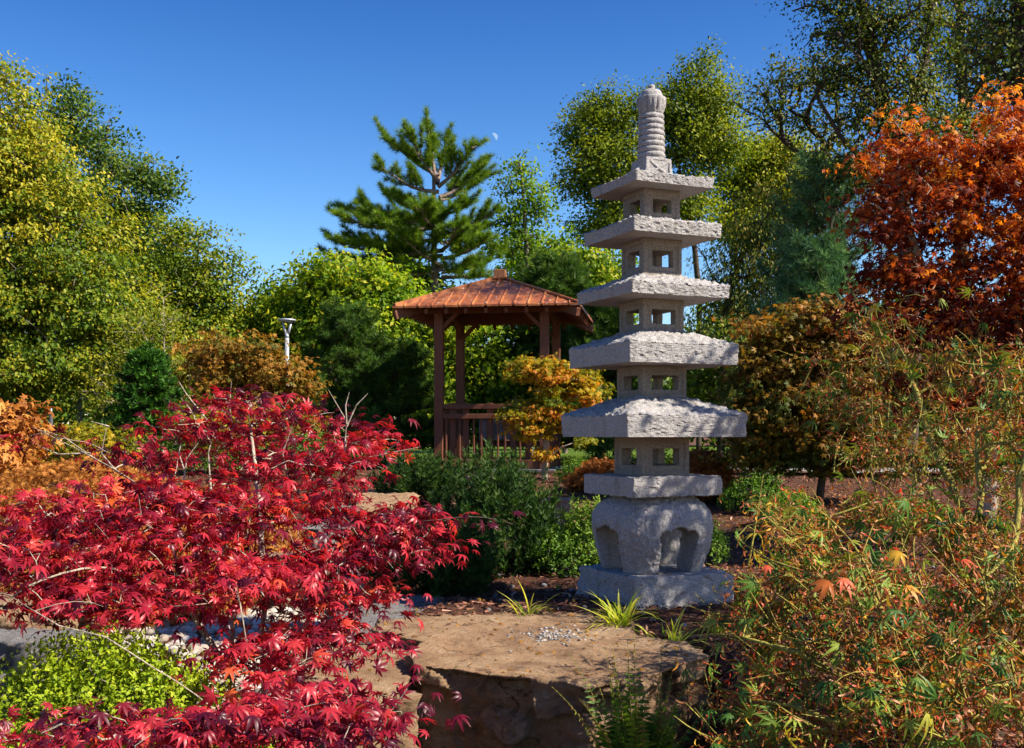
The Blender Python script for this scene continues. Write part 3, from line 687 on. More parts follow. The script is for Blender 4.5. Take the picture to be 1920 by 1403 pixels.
def tubes(chains, taper_tip=.5, rmax=None, rmul=1.0, nz=0, seed=0, minr=0):
    VV = []; FF = []; o = 0; rnd = RS(seed)
    for pts, rr in chains:
        if len(pts) < 2: continue
        rr = np.maximum(rr*rmul, minr)
        if rmax: rr = np.minimum(rr, rmax)
        rr = rr.copy(); rr[-1] *= taper_tip; k = 3 if rr[0] < .006 else (5 if rr[0] < .03 else 10)
        if rr.max() > .05: k = 14
        T = np.gradient(pts, axis=0); T = unit(T); ref = np.where(abs(T[:, 2:3]) > .9, [[1., 0, 0]], [[0, 0, 1.]]); A = unit(np.cross(T, ref)); B = np.cross(T, A)
        for j in range(1, len(A)):      # keep the frame from flipping
            a = A[j-1]-T[j]*(A[j-1]@T[j]); nn = np.linalg.norm(a)
            if nn > 1e-6: A[j] = a/nn; B[j] = np.cross(T[j], A[j])
        an = np.arange(k)*2*math.pi/k; m = rr[:, None]*(1+nz*rnd.uniform(-1, 1, (len(rr), k)))
        V = pts[:, None]+A[:, None]*(np.cos(an)[None, :, None]*m[..., None])+B[:, None]*(np.sin(an)[None, :, None]*m[..., None])
        i = np.arange(len(pts)*k).reshape(len(pts), k); j = np.roll(i, -1, 1)
        Q = np.stack([i[:-1], j[:-1], j[1:], i[1:]], -1).reshape(-1, 4)
        VV.append(V.reshape(-1, 3)); FF.append(Q+o); o += V.shape[0]*k
    return np.concatenate(VV), np.concatenate(FF)
def clumps(blobs, n_clump, per, cl_r, rnd, shell=.55, flat_=.6, Y=10.0, floor=None):
    """blobs: (px,py,rx_px,ry_px[,dY[,rd_m]]) at distance Y -> clump centres and twig points in metres"""
    w = np.array([b[2]*b[3] for b in blobs], float); w /= w.sum(); C = []; 
    for b, k in zip(blobs, np.maximum(1, np.round(w*n_clump).astype(int))):
        Yb = Y+(b[4] if len(b) > 4 else 0); c = px(b[0], b[1], Yb); rx, rz = b[2]/F*Yb, b[3]/F*Yb; rd = b[5] if len(b) > 5 else max(rx*.85, .3)
        q = rnd.normal(size=(k, 3)); q = unit(q)*(shell+(1-shell)*rnd.rand(k, 1)**.7)*np.where(rnd.rand(k, 1) < .18, rnd.rand(k, 1), 1)
        C.append(c+q*np.array([rx, rd, rz]))
    C = np.concatenate(C); A = np.repeat(C, per, 0); off = rnd.normal(size=A.shape)*np.array([1, 1, flat_])*cl_r
    A = A+off
    if floor is not None: m = A[:, 2] > floor; A = A[m]; return C, A, np.repeat(np.arange(len(C)), per)[m]
    return C, A, np.repeat(np.arange(len(C)), per)
def leaves_at(A, ids, per, sig, proto, size, rnd, center, hang=.2, updn=.6, tint_c=.35, base=None, out=.9, flat_=.5, tscale=1.0, toff=0.0, hgt=None, CC=None):
    n = len(A)*per; P = np.repeat(A, per, 0)+rnd.normal(size=(n, 3))*np.array([1, 1, flat_])*sig
    o = unit(P-center); d = unit(o*out*np.array([1, 1, .4])+rnd.normal(size=(n, 3))*.75+np.array([0, 0, -hang]))
    o2 = unit(P-CC[np.repeat(ids, per)])*.9 if CC is not None else 0
    up = unit(np.array([0, 0, 1.])*updn+o*.45+o2+rnd.normal(size=(n, 3))*(.40 if CC is not None else .55))
    R = frames(d, up); S = size*rnd.uniform(.65, 1.2, n)
    cr = RS(7).rand(ids.max()+1 if len(ids) else 1); t = np.clip((cr[np.repeat(ids, per)]-.5)*tint_c*2+rnd.normal(.5, .17, n), 0, 1)*tscale+toff
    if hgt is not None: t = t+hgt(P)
    V, Fc = scatter(proto, P, R, S); return V, Fc, face_tint(np.clip(t, 0, 1), proto)

LEAF = lf(1, .62, .12); LEAF2 = lf2(1, .6); LEAFN = lf2(1, .34)
MAPLE7 = palm([(0, 1), (38, .95), (-38, .95), (78, .78), (-78, .78), (122, .48), (-122, .48)], .26, .35)
MAPLE7B = palm([(0, 1), (34, .9), (-40, .93), (74, .7), (-80, .76), (125, .42), (-118, .45)], .30, .75, .1)
MAPLE5 = palm([(0, 1), (50, .85), (-50, .85), (105, .55), (-105, .55)], .40, .3)
MAPLE7N = palm([(0, 1), (32, .97), (-32, .97), (66, .85), (-66, .85), (108, .55), (-108, .55)], .19, .55)
MAPLEC = palm([(0, .9), (25, .85), (-28, .8), (60, .7), (-55, .72)], .17, 1.15, -.2)
CURLS = [strap(1, .12, 7, 1.6, 1.0, 3.4), strap(1, .10, 7, -1.2, 1.8, 4.6), strap(.8, .16, 6, 2.6, .6, 2.5), strap(1.1, .09, 8, .6, 2.4, 6.0)]

def broad(name, label, cat, base, Y, blobs, mat, barkm, seed, n_clump=60, per=7, cl_r=.28, lper=14, sig=.16, size=.10, proto=None, trunk=None,
          step=.3, r_tip=.006, rmul=1.0, group=None, hang=.3, updn=.6, shell=.55, flat_=.6, limbs=(), tint_c=.35, floor=None, bow=.1, minr=0, toff=0, tscale=1, extra=None, lenw=.25, out=.9, hgt=None, expo=2.4):
    """a tree: trunk, limbs and twigs grown to every twig point, and a crown of leaves round the twigs"""
    rnd = RS(seed); gzv = float(gz([base[0]], [base[1]])[0]); b = np.array([base[0], base[1], gzv-.15])
    C, A, ids = clumps(blobs, n_clump, per, cl_r, rnd, shell, flat_, Y, floor)
    roots = [trunk(b) if callable(trunk) else (trunk if trunk is not None else [b, b+np.array([0, 0, max(.4, (C[:, 2].mean()-b[2])*.75)])])]
    roots = [np.array(r, float) for r in roots]; roots[0] = np.vstack([b, roots[0][1:]]) if trunk is not None else roots[0]
    roots += [np.array(l, float) for l in limbs]
    # each clump is reached first, then its twigs
    ch = grow(roots, np.concatenate([C, A[::max(1, per//4)]]), step, r_tip, expo, bow, rnd, lenw)
    root = thing(name, (b[0], b[1], gzv), label, cat, group)
    V, Q = tubes(ch, rmul=rmul, nz=.06, seed=seed, minr=minr); V = V-np.array([b[0], b[1], gzv])
    o = obj_np('trunk', V, Q, barkm, None, None, True, 4); o.parent = root
    cen = C.mean(0)-np.array([0, 0, .5])
    V, Fc, T = leaves_at(A, ids, lper, sig, proto or LEAF, size, rnd, cen, hang, updn, tint_c, toff=toff, tscale=tscale, out=out, hgt=hgt, CC=C)
    if extra:
        V, Fc, T = merge([(V, Fc, T)]+extra(A, ids, rnd, cen))
    o = obj_np('crown', V-np.array([b[0], b[1], gzv]), Fc, mat, None, T); o.parent = root
    return root

# ---- needle tufts
def tuft_proto(n, L, w, spread, seed=0):
    r = RS(seed); V = []; Fc = []
    for i in range(n):
        a = 2*math.pi*i/n+r.uniform(-.3, .3); s = spread*r.uniform(.55, 1.15); l = L*r.uniform(.8, 1.1); d = np.array([math.cos(s), math.sin(s)*math.cos(a), math.sin(s)*math.sin(a)])
        sd = unit(np.cross(d, r.normal(size=3)))*w/2; b = len(V); st = np.array([-.15*L+.3*L*r.rand(), 0, 0]); V += [st+sd, st-sd, st+d*l]; Fc.append((b, b+1, b+2))
    return np.array(V), np.array(Fc)
def needles(P, D, mat_unused, size, rnd, proto, tmul=1):
    R = frames(D, rnd.normal(size=P.shape)+np.array([0, 0, .5])); V, Fc = scatter(proto, P, R, size*rnd.uniform(.75, 1.15, len(P)))
    return V, Fc, face_tint(np.clip(rnd.normal(.5, .2, len(P)), 0, 1), proto)
def conifer(name, label, base, z_top, z_low, spread, seed, mat, barkm, whorl=.35, nb=6, up=.35, tuft=.12, dens=1.0, proto=None, r0=.09, branches=None, group=None, cat='pine tree', droop=.1, lead=None, shape=1.0, twigs=1.0, cull=None):
    """trunk with whorled or listed branches, branchlets along them, and needle tufts on every branchlet"""
    rnd = RS(seed); g = float(gz([base[0]], [base[1]])[0]); b = np.array([base[0], base[1], g-.1]); top = np.array([base[0]+(lead[0] if lead else 0), base[1], z_top])
    ch = []; n = 14; tr = np.array([b+(top-b)*t+np.array([.03*math.sin(t*9+seed), 0, 0]) for t in np.linspace(0, 1, n)]); ch.append((tr, r0*(1-.86*np.linspace(0, 1, n))))
    TP = []; TD = []
    def trp(z): t = (z-b[2])/(z_top-b[2]); return b+(top-b)*t
    def branch(s, e, r, bend=.15):
        m = max(4, int(np.linalg.norm(e-s)/.22)); ts = np.linspace(0, 1, m); L = np.linalg.norm(e-s)
        p = s+(e-s)*ts[:, None]; p[:, 2] += -bend*L*np.sin(ts*math.pi)*.8; p += rnd.normal(0, .02, p.shape)*ts[:, None]
        ch.append((p, r*(1-.8*ts)))
        hd = unit(e-s); sd = unit(np.cross(hd, [0, 0, 1]))
        k = max(4, int(L*(3.4 if branches is not None else 5.5)*dens))
        for t in np.linspace(.25, 1, k):
            q = s+(e-s)*t; q[2] += -bend*L*math.sin(t*math.pi)*.8
            for sg in (-1, 1, 0):
                if sg == 0 and rnd.rand() > .5: continue
                ln = (.16+.42*L*.30*(1-t)+.08)*rnd.uniform(.6, 1.25)*twigs; ln = min(ln*(rnd.uniform(.7, 1.9) if branches is not None else 1), .95)
                d = unit(hd*.8+sd*sg*rnd.uniform(.5, 1.1)+np.array([0, 0, up*rnd.uniform(.3, 1.6)])+rnd.normal(0, .15, 3)); ee = q+d*ln
                ch.append((np.array([q, (q+ee)/2+np.array([0, 0, -.02]), ee]), np.array([.010, .007, .004])*max(1, r0*8)))
                kk = max(2, int(ln/(.036 if branches is not None else .055)*dens))
                for u in np.linspace(.25, 1, kk): TP.append(q+(ee-q)*u+rnd.normal(0, .02, 3)); TD.append(unit(d+rnd.normal(0, .35, 3)+np.array([0, 0, .25])))
    if branches is not None:
        for s, e, bend in branches: branch(np.array(s, float), np.array(e, float), r0*.33, bend)
    else:
        z = z_low
        while z < z_top-.08:
            t = (z-z_low)/(z_top-z_low); ph = rnd.uniform(0, 6.28)
            for i in range(nb):
                a = ph+i*2*math.pi/nb+rnd.uniform(-.3, .3); L = spread*(1-t)**shape*rnd.uniform(.7, 1.12)+.10
                if cull is not None and math.sin(a) > cull: continue
                s = trp(z+rnd.uniform(-.06, .06)); e = s+np.array([math.cos(a), math.sin(a), up*(.4+t)-droop])*L; branch(s, e, r0*.28*(1-t*.7), .06)
            z += whorl*(1-.35*t)
    for _ in range(int(26*dens)):        # leader
        t = rnd.rand()**.7; TP.append(top-np.array([0, 0, .5])*(1-t)+rnd.normal(0, .03, 3)); TD.append(unit(np.array([0, 0, 1])+rnd.normal(0, .6, 3)))
    TP = np.array(TP); TD = np.array(TD); proto = proto or tuft_proto(14, 1, .10, .75)
    root = thing(name, (b[0], b[1], g), label, cat, group); off = np.array([b[0], b[1], g])
    V, Q = tubes(ch); o = obj_np('trunk', V-off, Q, barkm, None, None, True, 4); o.parent = root
    V, Fc, T = needles(TP, TD, None, tuft, rnd, proto); o = obj_np('crown', V-off, Fc, mat, None, T); o.parent = root
    return root
def at(x, y, Y): return px(x, y, Y)
def base_at(x, Y): return ((x-960)/F*Y, Y)
# ================================================================ materials of plants
B_GREY = bark('bark_grey', (.07, .055, .045), (.20, .17, .14)); B_DARK = bark('bark_dark', (.025, .018, .014), (.09, .065, .045))
B_PALE = bark('bark_pale', (.22, .18, .13), (.46, .40, .32)); B_PINE = bark('bark_pine', (.09, .06, .045), (.30, .23, .19))
B_RED = bark('bark_maple', (.16, .12, .08), (.50, .43, .34), 2.5); B_OLIVE = bark('bark_olive', (.11, .09, .02), (.36, .32, .06), 2.5)
L_LIND = leafmat('leaf_linden', [(.04, .085, .006), (.12, .185, .010), (.28, .28, .018), (.48, .38, .03)], [.1, .4, .7, 1], .35)
L_ALD = leafmat('leaf_alder', [(.022, .055, .008), (.065, .125, .012), (.15, .20, .02), (.28, .27, .03)], [.1, .45, .8, 1], .3)
L_GRN = leafmat('leaf_green', [(.05, .11, .006), (.13, .23, .010), (.27, .36, .018), (.46, .44, .03)], [.1, .4, .75, 1], .5)
L_ELM = leafmat('leaf_elm', [(.045, .08, .004), (.13, .18, .008), (.25, .28, .012), (.40, .36, .02)], [.1, .45, .8, 1], .38)
L_YG = leafmat('leaf_yellowgreen', [(.10, .13, .01), (.20, .22, .015), (.34, .32, .03)], [.1, .5, 1], .45)
L_WIL = leafmat('leaf_willow', [(.026, .050, .006), (.075, .115, .010), (.14, .16, .016), (.28, .22, .03)], [.1, .5, .85, 1], .3)
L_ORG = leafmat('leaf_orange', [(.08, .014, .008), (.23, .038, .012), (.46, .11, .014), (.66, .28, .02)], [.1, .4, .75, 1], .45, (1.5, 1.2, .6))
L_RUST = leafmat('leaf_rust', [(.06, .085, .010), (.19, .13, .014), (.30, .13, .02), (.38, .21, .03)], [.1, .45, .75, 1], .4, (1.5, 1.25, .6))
L_GOLD = leafmat('leaf_gold', [(.10, .14, .008), (.28, .26, .012), (.50, .32, .018), (.50, .17, .02)], [.1, .45, .75, 1], .45, (1.4, 1.2, .5))
L_RED = leafmat('leaf_red', [(.07, .004, .016), (.31, .013, .030), (.56, .040, .055), (.62, .13, .03)], [.1, .45, .82, 1], .40, (1.6, .9, .6), .38, .4)
L_LACE = leafmat('leaf_lace', [(.20, .06, .010), (.44, .17, .03), (.60, .30, .07)], [.1, .5, 1], .35, (1.3, 1.1, .7))
L_MIX = leafmat('leaf_mixed', [(.02, .06, .012), (.07, .17, .02), (.26, .32, .04), (.54, .36, .03), (.46, .13, .02), (.22, .055, .02), (.55, .27, .12), (.58, .05, .02)], [.0, .16, .3, .42, .55, .7, .9, 1], .28, (1.3, 1.15, .6), .5, .25)
L_BOX = leafmat('leaf_box', [(.09, .16, .008), (.24, .34, .012), (.44, .48, .03)], [.1, .5, 1], .35, (1.3, 1.3, .4))
L_BOXD = leafmat('leaf_box_dark', [(.02, .06, .008), (.08, .17, .015), (.20, .30, .03)], [.1, .5, 1], .3)
L_PINE = leafmat('needle_pine', [(.035, .09, .006), (.11, .20, .010), (.25, .33, .02)], [.1, .5, 1], .3)
L_DPINE = leafmat('needle_dark', [(.018, .050, .008), (.045, .105, .012), (.12, .19, .02)], [.1, .5, 1], .2)
L_DWARF = leafmat('needle_dwarf', [(.012, .036, .008), (.03, .075, .012), (.08, .14, .02)], [.1, .5, 1], .15)
L_BPINE = leafmat('needle_blue', [(.035, .10, .045), (.08, .19, .08), (.20, .32, .09)], [.1, .5, 1], .2)
L_HIN = leafmat('leaf_hinoki', [(.012, .045, .006), (.035, .11, .012), (.09, .20, .018)], [.1, .5, 1], .2)
L_BLADE = leafmat('blade_yellow', [(.16, .26, .02), (.42, .44, .05), (.62, .58, .12)], [.1, .5, 1], .4)
L_IRIS = leafmat('blade_green', [(.04, .12, .02), (.10, .24, .03), (.30, .40, .06)], [.1, .5, 1], .35)
L_FERN = leafmat('frond_green', [(.03, .09, .01), (.10, .19, .02), (.24, .30, .03), (.26, .15, .05)], [.05, .4, .8, 1], .35)

# ================================================================ far wood behind everything
def far_wood():
    rnd = RS(5); Yw = 42; n = 900; X = rnd.uniform(-26, 26, n); Yy = Yw+rnd.uniform(-3, 6, n); H = 3.2+1.6*fbm(np.stack([X*.25, 0*X, 0*X], 1), 3, 3)
    Z = rnd.uniform(.5, 1, n)**1.0*(H); C = np.stack([X, Yy, Z+.6], 1); A = np.repeat(C, 6, 0)+rnd.normal(size=(n*6, 3))*np.array([.8, .8, .5]); ids = np.repeat(np.arange(n), 6)
    V, Fc, T = leaves_at(A, ids, 9, .35, LEAF2, .34, rnd, np.array([0, 60., 0]))
    tag(obj_np('distant_wood', V, Fc, L_ALD, None, T), 'band of distant green trees seen low between the nearer trunks', 'wood', kind='stuff')
far_wood()

# ================================================================ left group
broad('linden_tree', 'broad yellow green tree with drooping leaf layers filling the left edge', 'tree', base_at(60, 19), 19,
      [(20, 190, 45, 70), (-10, 290, 110, 90), (60, 330, 110, 80), (-40, 420, 150, 120), (90, 440, 130, 90), (130, 540, 130, 80), (0, 560, 170, 110), (170, 620, 140, 70), (60, 660, 190, 90), (200, 690, 130, 60), (-90, 620, 140, 200), (20, 735, 160, 50), (-60, 320, 110, 130)],
      L_LIND, B_GREY, 11, n_clump=420, per=10, cl_r=.27, lper=24, sig=.14, size=.088, hang=.7, updn=.5, shell=.5, flat_=.45, tint_c=.3, hgt=lambda P: .05*np.clip(P[:, 2]-4, -1, 4))
broad('alder_tree', 'tall dark green tree with pointed top rising behind the yellow green tree', 'tree', base_at(150, 25), 25,
      [(128, 165, 22, 32), (95, 200, 30, 28), (150, 205, 30, 40), (135, 270, 65, 50), (190, 280, 40, 50), (150, 370, 85, 70), (200, 330, 40, 40), (160, 460, 100, 80), (150, 560, 110, 80)],
      L_ALD, B_GREY, 12, n_clump=130, per=10, cl_r=.26, lper=18, sig=.16, size=.10, limbs=[[at(150, 500, 25), at(138, 330, 25), at(128, 165, 25)]], step=.4, hang=.2)
broad('alder_tree', 'green tree with twiggy pointed top between the tall dark tree and the open sky', 'tree', base_at(280, 24), 24,
      [(265, 325, 24, 34), (290, 350, 34, 40), (255, 390, 45, 45), (290, 430, 50, 45), (240, 470, 60, 60), (300, 500, 60, 60), (270, 580, 90, 80)],
      L_ALD, B_GREY, 13, n_clump=100, per=10, cl_r=.24, lper=18, sig=.15, size=.10, limbs=[[at(275, 560, 24), at(265, 300, 24)]], step=.4, hang=.2)
broad('linden_tree', 'yellow green tree with nodding branch tips, rightmost of the tall left group', 'tree', base_at(340, 21), 21,
      [(330, 440, 28, 40), (370, 455, 26, 28), (345, 510, 60, 50), (400, 500, 34, 30), (435, 497, 18, 20), (390, 560, 60, 50), (310, 560, 80, 60), (400, 620, 60, 50), (330, 640, 110, 70), (420, 680, 50, 60), (300, 720, 120, 60)],
      L_LIND, B_GREY, 14, n_clump=140, per=10, cl_r=.24, lper=20, sig=.14, size=.09, hang=.5, tint_c=.3, tscale=.85, shell=.5)
broad('larch_tree', 'feathery yellow green young tree with thin pale trunk behind the dark small conifer', 'tree', base_at(306, 17), 17,
      [(255, 620, 45, 35), (300, 600, 35, 60), (240, 690, 60, 40), (330, 680, 60, 40), (210, 740, 60, 30), (340, 740, 70, 35), (290, 740, 60, 40)],
      L_YG, B_PALE, 15, n_clump=80, per=8, cl_r=.16, lper=10, sig=.12, size=.055, trunk=lambda b: [b, at(308, 700, 17), at(305, 560, 17)], proto=LEAF2, r_tip=.004, hang=.1, shell=.3, limbs=[[at(305, 690, 17), at(262, 610, 17)]])
conifer('hinoki_cypress', 'small dark green conifer with ragged cone shape behind the red maple', base_at(277, 14), at(275, 648, 14)[2], at(275, 800, 14)[2], .46, 16, L_HIN, B_DARK, whorl=.13, nb=9, up=.12, tuft=.085, dens=1.7, proto=tuft_proto(9, 1, .34, .9, 3), r0=.045, cat='conifer', shape=1.15, twigs=.4)
broad('japanese_maple', 'rounded rust and gold maple beside the lamp post', 'maple tree', base_at(470, 15.5), 15.5,
      [(420, 660, 60, 30), (480, 690, 75, 45), (420, 700, 60, 40), (530, 740, 50, 45), (470, 760, 95, 50), (400, 770, 60, 50), (500, 800, 80, 40)],
      L_RUST, B_DARK, 17, n_clump=110, per=8, cl_r=.17, lper=12, sig=.09, size=.062, proto=MAPLE5, hang=.5, flat_=.4, shell=.6, toff=.08, r_tip=.004)
broad('japanese_maple', 'low yellow and green maple beneath the rounded rust maple', 'maple tree', base_at(170, 12), 12,
      [(150, 830, 60, 26), (110, 850, 50, 24), (200, 850, 60, 24), (420, 800, 70, 40)], L_GOLD, B_DARK, 18, n_clump=45, per=7, cl_r=.13, lper=10, sig=.08, size=.055, proto=MAPLE5, tscale=.7, r_tip=.004)
broad('japanese_maple', 'orange brown leaved maple at the far left edge', 'maple tree', base_at(-20, 8.5), 8.5,
      [(20, 785, 34, 26), (-10, 810, 60, 50), (25, 840, 40, 40), (-30, 860, 60, 50)], L_LACE, B_DARK, 19, n_clump=60, per=6, cl_r=.09, lper=7, sig=.06, size=.07, proto=MAPLE5, hang=.8, r_tip=.003)
def laceleaf(name, label, x, y, Y, rx, rz_, seed, mat, n=900, size=.055, cover=1.0, group=None, tscale=1.0):
    """low weeping mound of fine leaves hanging in tiers over arching branches"""
    rnd = RS(seed); c = px(x, y, Y); g = float(gz([c[0]], [Y])[0]); top = c[2]; H = top-g
    a = rnd.uniform(0, 2*math.pi, n); r = np.sqrt(rnd.rand(n)); A = np.stack([c[0]+rx*r*np.cos(a), Y+rx*.75*r*np.sin(a), g+H*np.clip(1-r**2.6, 0, 1)*rnd.uniform(.9, 1.03, n)], 1)
    A[:, 2] += .05*vnoise(A*5, seed)
    A = A[A[:, 2] > g+.04]; root = thing(name, (c[0], Y, g), label, 'maple shrub', group); off = np.array([c[0], Y, g])
    ch = grow([[np.array([c[0], Y, g-.05]), np.array([c[0]+.05, Y, g+H*.5])]], A[::12], .12, .003, 2.3, .25, rnd)
    V, Q = tubes(ch, nz=.05); o = obj_np('trunk', V-off, Q, B_GREY, None, None, True, 4); o.parent = root
    V, Fc, T = leaves_at(A, np.arange(len(A))//6, 9, .055, MAPLE7N, size, rnd, np.array([c[0], Y, g]), hang=1.1, updn=.8, tint_c=.25, tscale=tscale)
    o = obj_np('crown', V-off, Fc, mat, None, T); o.parent = root; return root
laceleaf('laceleaf_maple', 'low orange weeping maple mound spreading behind the red maple at left', 150, 880, 7.6, 1.15, 0, 20, L_LACE, 4600, .030)
laceleaf('laceleaf_maple', 'smaller orange weeping mound seen through the middle of the red maple', 420, 925, 8.2, .7, 0, 21, L_LACE, 1900, .030)
laceleaf('laceleaf_maple', 'low reddish brown weeping maple behind the pagoda, right of its lowest chamber', 1318, 850, 11.0, .34, 0, 22, L_LACE, 900, .04, tscale=.4)
laceleaf('laceleaf_maple', 'low reddish brown weeping shrub left of the pagoda below the golden maple', 1125, 872, 11.5, .30, 0, 23, L_LACE, 800, .04, tscale=.45)

# ================================================================ middle background
conifer('white_pine', 'tall white pine with long bare limbs and tufted branches against the sky', base_at(830, 23), at(800, 262, 23)[2], 4, 0, 31, L_PINE, B_PINE, tuft=.15, dens=1.6, proto=tuft_proto(22, 1, .055, .95, 5), r0=.15, lead=(-.25,), up=.55, twigs=1.1,
        branches=[(at(822, 330, 23), at(730, 265, 23.3), .05), (at(820, 340, 23), at(770, 262, 22.6), .03), (at(815, 330, 23), at(805, 255, 23), .0), (at(820, 345, 23), at(835, 262, 23.5), .03),
                  (at(822, 350, 23), at(885, 278, 22.5), .08), (at(824, 370, 23), at(900, 312, 23.4), .12), (at(824, 375, 23), at(900, 335, 24), .08), (at(822, 360, 23), at(722, 320, 22.4), .12),
                  (at(824, 395, 23), at(735, 370, 24.3), .10), (at(826, 400, 23), at(870, 385, 22), .08), (at(826, 420, 23), at(650, 395, 23.4), .12), (at(827, 425, 23), at(635, 405, 22.3), .10), (at(828, 450, 23), at(682, 385, 24), .16),
                  (at(828, 440, 23), at(920, 400, 22.6), .12), (at(828, 455, 23), at(900, 430, 24), .08), (at(829, 470, 23), at(625, 450, 22.6), .10), (at(829, 480, 23), at(680, 455, 24), .08), (at(829, 485, 23), at(905, 455, 22), .06),
                  (at(829, 500, 23), at(640, 490, 23.5), .06), (at(829, 505, 23), at(740, 520, 22.4), .02), (at(830, 510, 23), at(930, 485, 23), .06), (at(830, 500, 23), at(760, 450, 21.8), .05), (at(828, 440, 23), at(790, 395, 21.5), .05), (at(829, 470, 23), at(855, 430, 21.5), .05), (at(830, 520, 23), at(900, 520, 22), .0), (at(826, 410, 23), at(775, 420, 22), .03)])
broad('young_oak', 'slender young tree with thin straight stem right of the white pine', 'tree', base_at(995, 24), 24,
      [(975, 318, 10, 24), (962, 350, 20, 12), (998, 352, 12, 18), (985, 390, 28, 20), (950, 408, 26, 12), (1008, 380, 12, 10), (975, 440, 34, 22), (935, 462, 30, 14), (1000, 490, 34, 22)],
      L_GRN, B_GREY, 32, n_clump=60, per=6, cl_r=.16, lper=12, sig=.13, size=.10, limbs=[[at(992, 540, 24), at(985, 420, 24), at(975, 300, 24)]], step=.35, tint_c=.2, toff=-.16, r_tip=.008)
gt = dict(mat=L_GRN, barkm=B_GREY, proto=LEAF, step=.4, hang=.5, tint_c=.45)
broad('maple_tree', 'bushy bright green tree left of the gazebo below the white pine', 'tree', base_at(650, 21), 21,
      [(625, 510, 35, 30), (590, 540, 45, 30), (660, 530, 60, 40), (720, 550, 50, 40), (620, 590, 80, 50), (700, 610, 80, 60), (760, 600, 50, 50), (640, 660, 90, 60), (730, 690, 80, 60)], seed=33, n_clump=200, per=10, cl_r=.24, lper=17, sig=.15, size=.115, **gt)
broad('maple_tree', 'bushy green tree just behind the lamp post head', 'tree', base_at(520, 22), 22,
      [(560, 560, 50, 28), (500, 580, 40, 26), (540, 610, 70, 40), (470, 620, 50, 40), (510, 680, 80, 50), (590, 700, 70, 50)], seed=34, n_clump=160, per=10, cl_r=.24, lper=17, sig=.15, size=.115, **{**gt, 'tint_c': .35}, toff=-.03)
broad('maple_tree', 'bright green leafy tree seen between the left gazebo posts', 'tree', base_at(900, 21.5), 21.5,
      [(880, 640, 90, 50), (800, 640, 50, 60), (850, 700, 90, 50), (940, 700, 70, 60), (900, 770, 110, 50), (800, 760, 60, 60)], seed=35, n_clump=180, per=10, cl_r=.24, lper=15, sig=.15, size=.115, **gt)
broad('maple_tree', 'yellow green tree behind the gazebo roof peak at right', 'tree', base_at(1060, 27), 27,
      [(1040, 480, 45, 30), (1090, 500, 45, 30), (1000, 500, 50, 30), (1060, 540, 70, 40), (1120, 560, 60, 50), (1140, 500, 40, 30), (990, 560, 60, 40), (1080, 620, 90, 60), (1140, 660, 60, 70)], seed=36, n_clump=200, per=10, cl_r=.27, lper=15, sig=.17, size=.13, **gt, toff=.05)
broad('shade_tree', 'dark green round shrubby tree between the pine trunk and gazebo roof', 'tree', base_at(765, 24.5), 24.5,
      [(770, 525, 36, 22), (740, 545, 36, 20), (800, 545, 30, 22)], L_ALD, B_DARK, 37, n_clump=40, per=8, cl_r=.25, lper=10, sig=.18, size=.13)
tp = tuft_proto(20, 1, .07, 1.0, 8)
conifer('pine_tree', 'dark bushy young pine left of the gazebo post', base_at(650, 18.5), at(655, 590, 18.5)[2], at(655, 830, 18.5)[2], .95, 41, L_DPINE, B_DARK, whorl=.33, nb=7, up=.6, tuft=.13, dens=1.3, proto=tp, r0=.07, shape=.9, twigs=1.2)
conifer('pine_tree', 'dark bushy pine touching the left gazebo post', base_at(745, 18.8), at(742, 655, 18.8)[2], at(742, 840, 18.8)[2], .75, 42, L_DPINE, B_DARK, whorl=.30, nb=7, up=.5, tuft=.14, dens=1.2, proto=tp, r0=.06, shape=.6)
conifer('pine_tree', 'tall dark pine behind the right side of the gazebo', base_at(1040, 21.5), at(1048, 500, 21.5)[2], at(1048, 800, 21.5)[2], 1.25, 43, L_DPINE, B_DARK, whorl=.26, nb=9, up=.5, tuft=.17, dens=1.2, proto=tp, r0=.09, shape=.6)
conifer('pine_tree', 'dark green pine between the gazebo and the pagoda', base_at(1120, 20), at(1120, 590, 20)[2], at(1120, 840, 20)[2], .95, 44, L_DPINE, B_DARK, whorl=.24, nb=8, up=.5, tuft=.16, dens=1.2, proto=tp, r0=.08, shape=.6)
broad('japanese_maple', 'small golden orange maple with pale stem in front of the gazebo', 'maple tree', base_at(1022, 13.2), 13.2,
      [(1010, 690, 48, 24), (1050, 710, 40, 26), (975, 695, 26, 18), (1095, 715, 34, 20), (1060, 745, 60, 24), (980, 770, 36, 24), (1020, 780, 50, 26), (990, 805, 40, 20), (1060, 790, 30, 16), (1005, 850, 26, 8), (1085, 830, 16, 8), (1120, 735, 18, 12)],
      L_GOLD, B_RED, 45, n_clump=120, per=7, cl_r=.065, lper=11, sig=.05, size=.047, proto=MAPLE5, hang=.5, flat_=.4, r_tip=.0035, trunk=lambda b: [b, at(1024, 830, 13.2), at(1030, 770, 13.2), at(1034, 700, 13.2)], tint_c=.45, toff=.02)

